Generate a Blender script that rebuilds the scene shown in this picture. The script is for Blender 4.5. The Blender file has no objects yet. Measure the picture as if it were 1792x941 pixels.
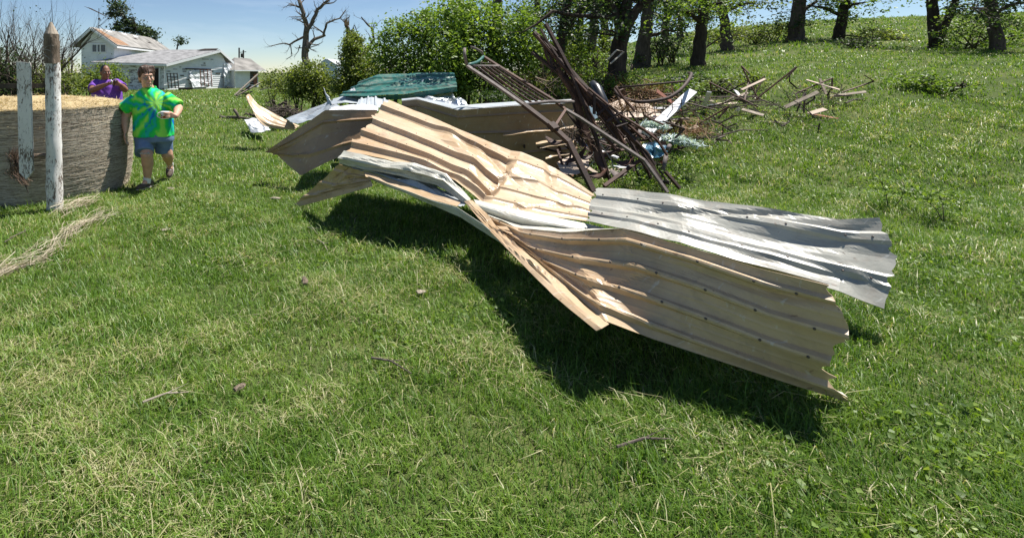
import bpy, bmesh, math, random
import numpy as np
from mathutils import Vector, Matrix, noise

sc = bpy.context.scene
COL = sc.collection
# ------------------------------------------------------------------ camera, sky, sun
CAM_H, F, CX, HY = 1.6, 900.0, 600.0, 127.0        # eye height, focal length in photo pixels, principal point
cam = bpy.data.cameras.new('camera')
cam_o = bpy.data.objects.new('camera', cam); COL.objects.link(cam_o)
cam_o.location = (0, 0, CAM_H); cam_o.rotation_euler = (math.pi / 2, 0, 0)
cam.sensor_width = 36; cam.lens = 36 * F / 1792
cam.shift_x = (896 - CX) / 1792; cam.shift_y = -(470.5 - HY) / 1792
cam.clip_start = 0.05; cam.clip_end = 4000
sc.camera = cam_o

SUN = Vector((0.395, 0.235, 0.888)).normalized()
world = bpy.data.worlds.new('World'); sc.world = world; world.use_nodes = True
wn = world.node_tree
sky = wn.nodes.new('ShaderNodeTexSky'); sky.sky_type = 'NISHITA'; sky.sun_disc = False
sky.sun_elevation = math.asin(SUN.z); sky.sun_rotation = math.atan2(SUN.x, SUN.y)
sky.altitude = 200; sky.air_density = 0.85; sky.dust_density = 0.0; sky.ozone_density = 3.0
wtc = wn.nodes.new('ShaderNodeTexCoord'); wmp = wn.nodes.new('ShaderNodeMapping'); wmp.inputs['Scale'].default_value = (1.0, 1.0, 4.5)
wno = wn.nodes.new('ShaderNodeTexNoise'); wno.inputs['Scale'].default_value = 2.6; wno.inputs['Detail'].default_value = 7; wno.inputs['Roughness'].default_value = 0.6; wno.inputs['Distortion'].default_value = 0.4
wra = wn.nodes.new('ShaderNodeValToRGB'); wra.color_ramp.elements[0].position = 0.50; wra.color_ramp.elements[1].position = 0.80
wra.color_ramp.elements[1].color = (0.22, 0.22, 0.22, 1)                 # thin high wisps over the whole sky
wmx = wn.nodes.new('ShaderNodeMix'); wmx.data_type = 'RGBA'; wmx.inputs[7].default_value = (10.0, 10.6, 11.4, 1)
wn.links.new(wtc.outputs['Generated'], wmp.inputs[0]); wn.links.new(wmp.outputs[0], wno.inputs['Vector']); wn.links.new(wno.outputs['Fac'], wra.inputs[0])
wn.links.new(wra.outputs[0], wmx.inputs[0]); wn.links.new(sky.outputs[0], wmx.inputs[6]); wn.links.new(wmx.outputs[2], wn.nodes['Background'].inputs[0])
wn.nodes['Background'].inputs[1].default_value = 0.06
sl = bpy.data.lights.new('sun', 'SUN'); sl.energy = 5.0; sl.angle = math.radians(0.53); sl.color = (1.0, 0.955, 0.88)
so = bpy.data.objects.new('sun', sl); COL.objects.link(so); so.rotation_euler = SUN.to_track_quat('Z', 'Y').to_euler()
so.location = (20, 8, 40)
sc.view_settings.view_transform = 'Standard'; sc.view_settings.look = 'None'
sc.view_settings.exposure = 0.90; sc.view_settings.gamma = 1.0; sc.view_settings.use_curve_mapping = False

# ------------------------------------------------------------------ helpers
def at(px, py, Y):
    """a photo pixel at depth Y metres -> the point in the place"""
    return Vector(((px - CX) / F * Y, Y, CAM_H - (py - HY) / F * Y))

TY = np.array([0, 6.9, 9, 11.5, 14, 25, 45, 60, 90, 4000.])
TZ = np.array([0, 0, .34, .85, 1.2, 2.45, 5.0, 5.7, 6.0, 6.0])
LU = np.array([-9, 0.06, 0.16, 0.30, 0.44, 0.56, 0.65, 0.9, 1.4, 9])
LZ = np.array([0, 0, 0.06, 0.25, 0.56, 0.84, 1.0, 1.22, 1.4, 1.5])
def ground_np(x, y):
    x = np.asarray(x, float); y = np.asarray(y, float)
    h = np.interp(y, TY, TZ) * np.interp(x / np.maximum(y, 0.5), LU, LZ)
    b = 0.018 * np.sin(x * 1.7 + 0.6) * np.sin(y * 1.3 + 1.1) + 0.012 * np.sin(x * 3.9 + y * 2.3) + 0.008 * np.sin(y * 5.1 - x * 2.7)
    return h + b
def gz(x, y): return float(ground_np(x, y))
def atg(px, py):
    """the ground point seen at a photo pixel (marching along the view ray)"""
    Ys = np.geomspace(1.2, 300, 400); z = CAM_H - (py - HY) / F * Ys
    i = int(np.argmax(z <= ground_np((px - CX) / F * Ys, Ys))) or 399
    a, b = Ys[i - 1], Ys[i]
    for _ in range(8):
        m = (a + b) / 2; p = at(px, py, m)
        if p.z <= gz(p.x, p.y): b = m
        else: a = m
    return at(px, py, b)

def link(o, parent=None):
    COL.objects.link(o)
    if parent is not None:
        o.parent = parent
        o.matrix_parent_inverse = parent_world(parent).inverted()
    return o
def parent_world(p):
    m = Matrix.Translation(p.location) @ p.rotation_euler.to_matrix().to_4x4()
    if p.parent is not None: m = parent_world(p.parent) @ p.matrix_parent_inverse @ m
    return m
def tag(o, label, cat, group=None):
    o['label'] = label; o['category'] = cat
    if group: o['group'] = group
    return o
def thing(name, label, cat, loc=(0, 0, 0), group=None):
    o = bpy.data.objects.new(name, None); o.empty_display_size = 0.1
    o.location = loc; COL.objects.link(o)
    return tag(o, label, cat, group)

class MB:
    """collects vertices and faces of ONE mesh"""
    def __init__(s): s.v = []; s.f = []; s.m = []
    def add(s, vs, fs, mi=0):
        k = len(s.v); s.v += [tuple(v) for v in vs]; s.f += [tuple(i + k for i in f) for f in fs]; s.m += [mi] * len(fs)
        return s
    def tube(s, pts, rad, n=6, mi=0, cap=True):
        pts = [Vector(p) for p in pts]
        if not hasattr(rad, '__len__'): rad = [rad] * len(pts)
        vs = []; t0 = (pts[1] - pts[0]).normalized()
        up = Vector((0, 0, 1)) if abs(t0.z) < 0.9 else Vector((1, 0, 0))
        a = t0.cross(up).normalized()
        for i, p in enumerate(pts):
            t = (pts[min(i + 1, len(pts) - 1)] - pts[max(i - 1, 0)])
            if t.length < 1e-9: t = t0
            t = t.normalized(); a = (a - t * a.dot(t))
            a = a.normalized() if a.length > 1e-6 else t.orthogonal().normalized()
            b = t.cross(a)
            for k in range(n):
                th = 2 * math.pi * k / n
                vs.append(p + (a * math.cos(th) + b * math.sin(th)) * rad[i])
        fs = []
        for i in range(len(pts) - 1):
            for k in range(n):
                fs.append((i * n + k, i * n + (k + 1) % n, (i + 1) * n + (k + 1) % n, (i + 1) * n + k))
        if cap:
            fs.append(tuple(range(n - 1, -1, -1))); fs.append(tuple(range((len(pts) - 1) * n, len(pts) * n)))
        return s.add(vs, fs, mi)
    def bar(s, p, q, w, h, up=(0, 0, 1), mi=0, taper=1.0):
        p = Vector(p); q = Vector(q); t = (q - p).normalized(); up = Vector(up)
        a = t.cross(up)
        if a.length < 1e-3: a = t.orthogonal()
        a.normalize(); b = a.cross(t).normalized()
        vs = []
        for c, k in ((p, 1.0), (q, taper)):
            for sx, sy in ((-1, -1), (1, -1), (1, 1), (-1, 1)):
                vs.append(c + a * sx * w / 2 * k + b * sy * h / 2 * k)
        return s.add(vs, [(3, 2, 1, 0), (4, 5, 6, 7), (0, 1, 5, 4), (1, 2, 6, 5), (2, 3, 7, 6), (3, 0, 4, 7)], mi)
    def slab(s, quad, th, mi=0):
        q = [Vector(p) for p in quad]
        n = (q[1] - q[0]).cross(q[-1] - q[0]).normalized() * th
        k = len(q); vs = q + [p - n for p in q]
        fs = [tuple(range(k)), tuple(range(2 * k - 1, k - 1, -1))]
        for i in range(k):
            j = (i + 1) % k; fs.append((i, i + k, j + k, j))
        return s.add(vs, fs, mi)
    def build(s, name, mats, parent=None, smooth=False, label=None, cat=None, group=None):
        me = bpy.data.meshes.new(name); me.from_pydata(s.v, [], s.f); me.update()
        for m in (mats if isinstance(mats, (list, tuple)) else [mats]): me.materials.append(m)
        me.polygons.foreach_set('material_index', s.m)
        if smooth: me.polygons.foreach_set('use_smooth', [True] * len(s.f))
        o = bpy.data.objects.new(name, me); link(o, parent)
        if label: tag(o, label, cat, group)
        return o

def np_mesh(name, V, faces_loops, loop_starts, loop_totals, mat, parent=None, attrs=None, smooth=False):
    me = bpy.data.meshes.new(name)
    me.vertices.add(len(V)); me.vertices.foreach_set('co', V.astype(np.float32).ravel())
    me.loops.add(len(faces_loops)); me.loops.foreach_set('vertex_index', faces_loops.astype(np.int32))
    me.polygons.add(len(loop_starts)); me.polygons.foreach_set('loop_start', loop_starts.astype(np.int32))
    try: me.polygons.foreach_set('loop_total', loop_totals.astype(np.int32))
    except Exception: pass
    for k, a in (attrs or {}).items():
        at_ = me.attributes.new(k, 'FLOAT', 'POINT'); at_.data.foreach_set('value', a.astype(np.float32))
    me.materials.append(mat)
    me.update(calc_edges=True); me.validate()
    if smooth: me.polygons.foreach_set('use_smooth', [True] * len(me.polygons))
    o = bpy.data.objects.new(name, me); link(o, parent); return o

# ------------------------------------------------------------------ materials
class N:
    """tiny node-graph helper"""
    def __init__(s, name):
        s.mat = bpy.data.materials.new(name); s.mat.use_nodes = True; s.t = s.mat.node_tree
        s.b = s.t.nodes['Principled BSDF']; s.out = s.t.nodes['Material Output']
    def n(s, typ, ins=None, **kw):
        nd = s.t.nodes.new(typ)
        for k, v in kw.items(): setattr(nd, k, v)
        for k, v in (ins or {}).items(): s.set(nd.inputs[k], v)
        return nd
    def set(s, sock, v):
        if isinstance(v, bpy.types.NodeSocket): s.t.links.new(v, sock)
        elif isinstance(v, bpy.types.Node): s.t.links.new(v.outputs[0], sock)
        else:
            if isinstance(v, tuple) and len(v) == 3 and sock.type == 'RGBA': v = (*v, 1)
            sock.default_value = v
    def coord(s, kind='Object', scale=(1, 1, 1), rot=(0, 0, 0)):
        c = s.n('ShaderNodeTexCoord')
        return s.n('ShaderNodeMapping', {'Vector': c.outputs[kind], 'Scale': scale, 'Rotation': rot}).outputs[0]
    def noise(s, vec, scale, detail=4, rough=0.55, dist=0.0):
        return s.n('ShaderNodeTexNoise', {'Vector': vec, 'Scale': scale, 'Detail': detail, 'Roughness': rough, 'Distortion': dist}).outputs['Fac']
    def ramp(s, fac, stops):
        r = s.n('ShaderNodeValToRGB', {'Fac': fac}); e = r.color_ramp.elements
        while len(e) < len(stops): e.new(0.5)
        for i, (p, c) in enumerate(stops): e[i].position = p; e[i].color = (*c, 1) if len(c) == 3 else c
        return r.outputs[0]
    def mix(s, fac, a, b, mode='MIX'):
        m = s.n('ShaderNodeMix', data_type='RGBA', blend_type=mode)
        s.set(m.inputs[0], fac); s.set(m.inputs[6], a); s.set(m.inputs[7], b); return m.outputs[2]
    def math(s, op, a, b=0.0, c=0.0):
        m = s.n('ShaderNodeMath', operation=op); s.set(m.inputs[0], a); s.set(m.inputs[1], b); s.set(m.inputs[2], c); return m.outputs[0]
    def attr(s, name): return s.n('ShaderNodeAttribute', attribute_name=name).outputs['Fac']
    def bump(s, h, strength=0.3, dist=0.01):
        b = s.n('ShaderNodeBump', {'Height': h, 'Strength': strength, 'Distance': dist}); s.set(s.b.inputs['Normal'], b.outputs[0])
    def fin(s, col=None, rough=None, spec=None, metal=None):
        if col is not None: s.set(s.b.inputs['Base Color'], col)
        if rough is not None: s.set(s.b.inputs['Roughness'], rough)
        if spec is not None: s.set(s.b.inputs['Specular IOR Level'], spec)
        if metal is not None: s.set(s.b.inputs['Metallic'], metal)
        return s.mat
    def leafy(s, col, trans=0.35, rough=0.5, tint=(1.25, 1.25, 0.55)):
        s.set(s.b.inputs['Base Color'], col); s.set(s.b.inputs['Roughness'], rough); s.set(s.b.inputs['Specular IOR Level'], 0.35)
        tr = s.n('ShaderNodeBsdfTranslucent', {'Color': s.mix(1.0, col, tint, 'MULTIPLY')})
        mx = s.n('ShaderNodeMixShader', {'Fac': trans}); s.t.links.new(s.b.outputs[0], mx.inputs[1]); s.t.links.new(tr.outputs[0], mx.inputs[2])
        s.t.links.new(mx.outputs[0], s.out.inputs[0]); return s.mat

def mat_plain(name, col, var=0.25, scale=6, rough=0.7, spec=0.3, bump=0.2, bscale=40, bdist=0.004, metal=0.0):
    m = N(name); v = m.coord(); f = m.noise(v, scale, 5)
    c2 = tuple(x * (1 - var) for x in col); c1 = tuple(min(1, x * (1 + var * 0.6)) for x in col)
    m.bump(m.noise(v, bscale, 4), bump, bdist)
    return m.fin(m.ramp(f, [(0.3, c2), (0.7, c1)]), rough, spec, metal)

def mat_sheet(name, c0, c1, rough=0.33, rust=0.5):
    """painted steel: slightly uneven paint, dust, scuffs and a few rust freckles"""
    m = N(name); v = m.coord()
    big = m.noise(v, 1.4, 5, 0.6, 0.4); fine = m.noise(v, 38, 3)
    col = m.ramp(big, [(0.32, c0), (0.66, c1)])
    dust = m.ramp(m.noise(v, 5.5, 6, 0.7, 1.2), [(0.48, (0, 0, 0)), (0.70, (1, 1, 1))])
    col = m.mix(m.math('MULTIPLY', dust, 0.42), col, (0.27, 0.21, 0.155))
    stain = m.ramp(m.noise(m.coord(scale=(1, 1, 3)), 2.6, 6, 0.7, 2.0), [(0.56, (0, 0, 0)), (0.66, (1, 1, 1))])
    col = m.mix(m.math('MULTIPLY', stain, 0.35), col, (0.20, 0.15, 0.115))
    scr = m.noise(m.coord(scale=(3, 60, 14), rot=(0.3, 0.2, 0.7)), 1.0, 3)
    col = m.mix(m.math('MULTIPLY', m.ramp(scr, [(0.64, (0, 0, 0)), (0.70, (1, 1, 1))]), 0.4), col, (0.62, 0.60, 0.57))
    fr = m.ramp(m.noise(v, 21, 2, 0.5), [(0.705, (0, 0, 0)), (0.73, (1, 1, 1))])
    col = m.mix(m.math('MULTIPLY', fr, rust), col, (0.13, 0.06, 0.03))
    m.bump(m.math('ADD', m.math('MULTIPLY', m.noise(v, 7, 4), 1.0), m.math('MULTIPLY', fine, 0.12)), 0.22, 0.02)
    return m.fin(col, m.math('ADD', m.math('MULTIPLY', dust, 0.25), rough), 0.45)

def mat_leaf(name, dark, mid, light, trans=0.42, rough=0.5):
    m = N(name); r = m.attr('rnd')
    return m.leafy(m.ramp(r, [(0.0, dark), (0.5, mid), (1.0, light)]), trans, rough)

def mat_bark(name, c0, c1, scale=9, bump=0.8):
    m = N(name); v = m.coord(scale=(1, 1, 0.22)); f = m.noise(v, scale, 6, 0.65, 0.6)
    m.bump(f, bump, 0.05); return m.fin(m.ramp(f, [(0.3, c0), (0.7, c1)]), 0.9, 0.15)

def mat_rust(name, dark, mid, light):
    m = N(name); v = m.coord(); f = m.noise(v, 6, 6, 0.7, 0.8); g = m.noise(v, 55, 4)
    col = m.ramp(f, [(0.30, dark), (0.55, mid), (0.78, light)])
    col = m.mix(m.math('MULTIPLY', g, 0.45), col, dark); m.bump(g, 0.5, 0.006)
    return m.fin(col, 0.72, 0.35)

def mat_paintwood():
    m = N('flaking_white_paint'); v = m.coord(scale=(1, 1, 0.35)); v2 = m.coord()
    base = m.ramp(m.noise(v, 6, 5), [(0.3, (0.56, 0.545, 0.52)), (0.7, (0.70, 0.69, 0.67))])
    fl = m.math('ADD', m.math('MULTIPLY', m.noise(v, 48, 5, 0.72, 0.8), 0.7), m.math('MULTIPLY', m.noise(v2, 4, 3), 0.3))
    mask = m.ramp(fl, [(0.53, (0, 0, 0)), (0.565, (1, 1, 1))])
    col = m.mix(mask, base, m.ramp(m.noise(v, 40, 3), [(0.3, (0.10, 0.075, 0.06)), (0.7, (0.24, 0.20, 0.17))]))
    m.bump(m.math('SUBTRACT', 1.0, mask), 0.6, 0.004)
    return m.fin(col, 0.75, 0.25)

M = {}
def build_materials():
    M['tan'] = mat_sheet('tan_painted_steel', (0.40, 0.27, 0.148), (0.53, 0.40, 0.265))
    M['tanshade'] = M['tan']
    M['cream'] = mat_sheet('offwhite_primed_steel', (0.40, 0.40, 0.345), (0.50, 0.495, 0.435), 0.36, 0.3)
    M['shadetan'] = mat_sheet('shade_darkened_tan_steel', (0.25, 0.155, 0.085), (0.36, 0.245, 0.15))  # the tan paint darkened, shade painted into the leaning and wall sheets
    M['screwhead'] = mat_plain('dull_screw_head', (0.12, 0.10, 0.09), .3, 8, .5, .4, 0, metal=.5)
    M['palesheet'] = mat_sheet('shade_darkened_cream_steel', (0.30, 0.30, 0.265), (0.40, 0.395, 0.35), 0.34, 0.4)  # the cream paint darkened, with the right sheet's shade in its colour
    M['greysheet'] = mat_sheet('bluegrey_steel', (0.30, 0.34, 0.37), (0.42, 0.46, 0.49), 0.4, 0.2)
    M['whitesheet'] = mat_sheet('white_steel', (0.62, 0.64, 0.66), (0.74, 0.75, 0.76), 0.35, 0.2)
    M['green'] = mat_sheet('green_painted_steel', (0.018, 0.098, 0.080), (0.028, 0.140, 0.112), 0.3, 0.1)
    M['foil'] = mat_plain('silver_foil', (0.62, 0.65, 0.70), 0.2, 5, 0.28, 0.5, 0.6, 16, 0.03, 0.85)
    M['rust'] = mat_rust('dark_rusted_iron', (0.020, 0.012, 0.010), (0.060, 0.032, 0.024), (0.15, 0.085, 0.06))
    M['rust2'] = mat_rust('brown_rusted_iron', (0.035, 0.018, 0.013), (0.105, 0.05, 0.034), (0.22, 0.12, 0.08))
    M['wornsteel'] = mat_rust('worn_grey_steel', (0.07, 0.055, 0.05), (0.17, 0.14, 0.13), (0.30, 0.27, 0.255))
    M['paintwood'] = mat_paintwood()
    M['bark'] = mat_bark('grey_bark', (0.035, 0.028, 0.022), (0.13, 0.105, 0.085))
    M['barkdark'] = mat_bark('dark_bark', (0.018, 0.014, 0.012), (0.075, 0.058, 0.046))
    M['deadbark'] = mat_bark('dead_tree_bark', (0.06, 0.05, 0.042), (0.20, 0.17, 0.14))
    M['twig'] = mat_bark('thin_grey_twig', (0.07, 0.055, 0.048), (0.17, 0.14, 0.12), 14, 0.4)
    M['splinter'] = mat_bark('fresh_split_wood', (0.30, 0.17, 0.09), (0.50, 0.33, 0.2), 12, 0.6)
    M['plank'] = mat_bark('weathered_plank', (0.22, 0.18, 0.14), (0.44, 0.38, 0.31), 10, 0.3)
    M['postbark'] = mat_bark('brown_post_bark', (0.09, 0.066, 0.048), (0.30, 0.235, 0.18), 22, 1.0)
    M['leafA'] = mat_leaf('broad_leaf', (0.045, 0.085, 0.016), (0.135, 0.225, 0.036), (0.29, 0.385, 0.085))
    M['leafB'] = mat_leaf('olive_leaf', (0.055, 0.082, 0.02), (0.15, 0.20, 0.046), (0.31, 0.35, 0.10))
    M['leafC'] = mat_leaf('dark_leaf', (0.016, 0.034, 0.012), (0.036, 0.070, 0.022), (0.08, 0.125, 0.04))
    M['leafD'] = mat_leaf('bright_leaf', (0.060, 0.095, 0.016), (0.125, 0.185, 0.032), (0.235, 0.30, 0.06))
    M['wilt'] = mat_leaf('bluegreen_wilted_leaf', (0.020, 0.036, 0.022), (0.045, 0.075, 0.042), (0.10, 0.14, 0.075))
    M['straw'] = mat_leaf('dry_straw', (0.22, 0.16, 0.085), (0.44, 0.34, 0.19), (0.62, 0.52, 0.33), 0.2, 0.6)
    M['drygrass'] = mat_leaf('pale_dry_grass', (0.26, 0.21, 0.15), (0.42, 0.36, 0.27), (0.55, 0.49, 0.38), 0.2, 0.6)
    M['roots'] = mat_leaf('dark_root_fibres', (0.035, 0.022, 0.016), (0.09, 0.055, 0.038), (0.19, 0.13, 0.09), 0.1, 0.8)
    M['redroots'] = mat_leaf('reddish_straw', (0.10, 0.05, 0.025), (0.24, 0.13, 0.065), (0.36, 0.23, 0.13), 0.1, 0.8)
    M['houseroof'] = mat_plain('grey_shingles', (0.25, 0.25, 0.255), 0.35, 2.2, 0.9, 0.1, 0.5, 30, 0.02)
    M['houseroof2'] = mat_plain('worn_brown_grey_shingles', (0.25, 0.24, 0.225), 0.5, 0.8, 0.9, 0.1, 0.5, 30, 0.02)
    M['roofbare'] = mat_plain('bare_brown_roof_boards', (0.27, 0.165, 0.105), 0.45, 2.0, 0.9, 0.1)
    M['siding'] = mat_plain('white_clapboard', (0.78, 0.79, 0.80), 0.10, 1.5, 0.6, 0.3, 0.1)
    M['sidingdirty'] = mat_dirty()
    M['trim'] = mat_plain('white_trim', (0.76, 0.77, 0.78), 0.08, 2, 0.5, 0.3, 0.05)
    M['soffit'] = mat_plain('grey_soffit', (0.42, 0.44, 0.46), 0.1, 2, 0.6, 0.3, 0.05)
    M['glass'] = mat_plain('dark_window_glass', (0.045, 0.055, 0.075), 0.3, 1, 0.08, 0.6, 0.02)
    M['darkvoid'] = mat_plain('dark_interior', (0.035, 0.028, 0.025), 0.3, 2, 0.9, 0.1)
    M['greyboard'] = mat_plain('grey_sheathing', (0.25, 0.24, 0.23), .3, 4, .9, .1)
    M['baleside'] = mat_leaf('weathered_hay', (0.14, 0.108, 0.078), (0.38, 0.315, 0.24), (0.62, 0.555, 0.46), 0.12, 0.75)
    M['soil'] = mat_plain('bare_brown_soil', (0.20, 0.13, 0.085), 0.4, 3, 0.95, 0.1, 0.8, 18, 0.06)
    M['plastic'] = mat_plain('white_plastic_wrap', (0.66, 0.68, 0.70), 0.15, 3, 0.3, 0.5, 0.5, 9, 0.05)
    M['redwood'] = mat_plain('red_brown_slats', (0.28, 0.12, 0.085), 0.3, 5, 0.8, 0.2)
    M['burntwood'] = mat_plain('dark_weathered_frame', (0.06, 0.05, 0.045), 0.4, 6, 0.85, 0.2)
    M['shedblue'] = mat_plain('pale_blue_shed', (0.46, 0.55, 0.66), 0.1, 2, 0.6, 0.3)
    M['pole'] = mat_plain('dark_pole', (0.06, 0.05, 0.045), 0.3, 4, 0.9, 0.2)
    M['bluefluff'] = mat_leaf('pale_blue_plastic_shreds', (0.25, 0.34, 0.40), (0.48, 0.58, 0.64), (0.75, 0.82, 0.86), 0.25, 0.4)
    M['blueplastic'] = mat_plain('teal_blue_plastic', (0.05, 0.16, 0.25), 0.3, 4, 0.35, 0.5, 0.3, 20, 0.01)
    M['blackplastic'] = mat_plain('black_plastic', (0.018, 0.02, 0.023), 0.3, 4, 0.35, 0.5, 0.2)
    M['tealpipe'] = mat_plain('teal_painted_pipe', (0.03, 0.12, 0.10), 0.3, 9, 0.45, 0.4)
    M['slab'] = mat_plain('tan_board', (0.50, 0.40, 0.32), 0.15, 3, 0.8, 0.2, 0.2)
    M['whitebeam'] = mat_plain('white_painted_beam', (0.62, 0.62, 0.64), 0.15, 5, 0.6, 0.3, 0.2)
    M['wire'] = mat_plain('thin_dark_wire', (0.05, 0.045, 0.04), 0.3, 8, 0.6, 0.4)
    M['palewire'] = mat_plain('pale_wire', (0.35, 0.32, 0.28), 0.3, 8, 0.6, 0.4)

def mat_dirty():
    m = N('stripped_dirty_siding'); v = m.coord()
    f = m.noise(m.coord(scale=(1, 1, 2.2)), 1.7, 6, 0.75, 1.0)
    mask = m.ramp(f, [(0.50, (0, 0, 0)), (0.56, (1, 1, 1))])
    col = m.mix(mask, (0.64, 0.66, 0.68), m.ramp(m.noise(v, 6, 4), [(0.35, (0.09, 0.085, 0.085)), (0.7, (0.33, 0.31, 0.30))]))
    return m.fin(col, 0.8, 0.2)
build_materials()
# ------------------------------------------------------------------ generators
def blades_mesh(name, base, h, w, lean, ang, curve, rnd, mat, parent=None, mid=0.55):
    """bent grass blades: 5 vertices each (a quad and a tip triangle)"""
    n = len(base)
    sx = np.cos(ang); sy = np.sin(ang); side = np.stack([sx, sy, np.zeros(n)], 1) * (w / 2)[:, None]
    dirv = np.stack([-sy, sx, np.zeros(n)], 1)
    up = np.array([0, 0, 1.0])
    m = base + up * (h * mid)[:, None] + dirv * (lean * h * 0.32)[:, None]
    t = base + up * (h * (1 - curve))[:, None] + dirv * (lean * h)[:, None]
    V = np.stack([base - side, base + side, m + side * 0.8, m - side * 0.8, t], 1).reshape(-1, 3)
    k = np.arange(n)[:, None] * 5
    L = np.concatenate([k + np.array([[0, 1, 2, 3]]), k + np.array([[3, 2, 4]])], 1).ravel()
    st = (np.arange(n)[:, None] * 7 + np.array([[0, 4]])).ravel(); tot = np.tile([4, 3], n)
    return np_mesh(name, V, L, st, tot, mat, parent, {'rnd': np.repeat(rnd, 5)})

def leaves_mesh(name, C, size, rnd, mat, parent=None, rng=None, droop=0.3, aspect=0.62):
    """folded leaf faces: two triangles on a centre vein each, random directions"""
    n = len(C); rng = rng or np.random.default_rng(1)
    d = rng.normal(size=(n, 3)); d[:, 2] = d[:, 2] * 0.6 - droop; d /= np.linalg.norm(d, axis=1)[:, None]
    u = rng.normal(size=(n, 3)); u[:, 2] = np.abs(u[:, 2]) + 0.5
    s = np.cross(d, u); s /= np.maximum(np.linalg.norm(s, axis=1), 1e-6)[:, None]
    nn = np.cross(s, d)
    sz = size[:, None]
    a = C - d * sz * 0.5; b = C + d * sz * 0.5; mid = C - d * sz * 0.06
    l = mid + s * sz * aspect * 0.5 + nn * sz * 0.10; r = mid - s * sz * aspect * 0.5 + nn * sz * 0.10
    V = np.stack([a, l, b, r], 1).reshape(-1, 3)
    k = np.arange(n)[:, None] * 4
    L = np.concatenate([k + np.array([[0, 1, 2]]), k + np.array([[0, 2, 3]])], 1).ravel()
    st = np.arange(2 * n) * 3; tot = np.full(2 * n, 3)
    return np_mesh(name, V, L, st, tot, mat, parent, {'rnd': np.repeat(rnd, 4)})

def foliage_points(rng, ells, n_cl, per, cr):
    """leaf centres in clumps spread through ellipsoids, more of them toward the outside"""
    vol = np.array([r[0] * r[1] * r[2] for _, r in ells]) ** 0.7; vol /= vol.sum()
    pts = []; rn = []
    for k in range(n_cl):
        c, r = ells[rng.choice(len(ells), p=vol)]
        d = rng.normal(size=3); d /= np.linalg.norm(d)
        q = rng.uniform(0.25, 1.05) ** 0.6 * (rng.uniform(1.05, 1.3) if rng.uniform() < .16 else 1.0)
        p = np.array(c) + d * np.array(r) * q
        m = int(per * rng.uniform(0.3, 1.6)); s = cr * rng.uniform(0.5, 1.6)
        pts.append(p + rng.normal(size=(m, 3)) * s * np.array([1, 1, 0.7]))
        rn.append(np.clip(rng.normal(rng.uniform(0.25, 0.7), 0.17, m), 0, 1))
    return np.concatenate(pts), np.concatenate(rn)

def bush(name, label, cat, ells, n_cl, per, cr, leaf, mat, seed, stems=12, stem_r=0.03, group=None, bark='bark', part='foliage', minz=None):
    rng = np.random.default_rng(seed); R = random.Random(seed)
    c0 = Vector(ells[0][0]); bz = gz(c0.x, c0.y)
    root = thing(name, label, cat, (c0.x, c0.y, bz), group)
    P, rn = foliage_points(rng, ells, n_cl, per, cr)
    g = ground_np(P[:, 0], P[:, 1]) + 0.05
    keep = P[:, 2] > g; P = P[keep]; rn = rn[keep]
    leaves_mesh(part, P, leaf * rng.uniform(0.6, 1.35, len(P)), rn, M[mat], root, rng)
    for k in range(stems):
        b = MB(); c, r = ells[R.randrange(min(5, len(ells)))]; c = Vector(c)
        e = c + Vector((R.uniform(-.8, .8) * r[0], R.uniform(-.8, .8) * r[1], R.uniform(0, .95) * r[2]))
        s = Vector((c.x + R.uniform(-.25, .25) * r[0], c.y + R.uniform(-.25, .25) * r[1], 0)); s.z = gz(s.x, s.y) - 0.05
        mid = s.lerp(e, 0.5) + Vector((R.uniform(-.15, .15) * r[0], 0, 0.1 * r[2]))
        b.tube([s, mid, e], [stem_r, stem_r * 0.7, stem_r * 0.25], 5)
        for j in range(6):
            q = mid.lerp(e, R.uniform(0.1, 0.9)); w = q + Vector((R.uniform(-.5, .5) * r[0], R.uniform(-.5, .5) * r[1], R.uniform(.05, .5) * r[2]))
            b.tube([q, q.lerp(w, .5) + Vector((0, 0, .04)), w], [stem_r * .45, stem_r * .3, stem_r * .12], 4)
        b.build('stem', M[bark], root, True)
    return root

def grow(b, R, p, d, L, r, lev, n_side=6, spread=0.8, up=0.15, jit=0.16, tips=None, seg=None):
    """a limb with side branches, recursively"""
    seg = seg or max(3, int(4 + lev)); pts = [Vector(p)]; rad = [r]; d = Vector(d).normalized()
    for i in range(seg):
        d = (d + Vector((R.gauss(0, jit), R.gauss(0, jit), R.gauss(0, jit) + up * 0.3))).normalized()
        pts.append(pts[-1] + d * L / seg); rad.append(r * (1 - 0.8 * (i + 1) / seg))
    b.tube(pts, rad, 6 if lev > 1 else 4, cap=False)
    if tips is not None: tips.append(pts[-1])
    if lev > 0:
        for k in range(n_side):
            t = R.uniform(0.2, 0.98) * seg; i = min(int(t), seg - 1); q = pts[i].lerp(pts[i + 1], t - i)
            ax = Vector((R.gauss(0, 1), R.gauss(0, 1), R.gauss(0, .7))).normalized()
            dd = ((pts[i + 1] - pts[i]).normalized() + ax * spread + Vector((0, 0, up))).normalized()
            grow(b, R, q, dd, L * R.uniform(0.3, 0.6), max(rad[i] * 0.5, r * 0.12), lev - 1, max(2, n_side - 1), spread, up, jit, tips)

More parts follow.
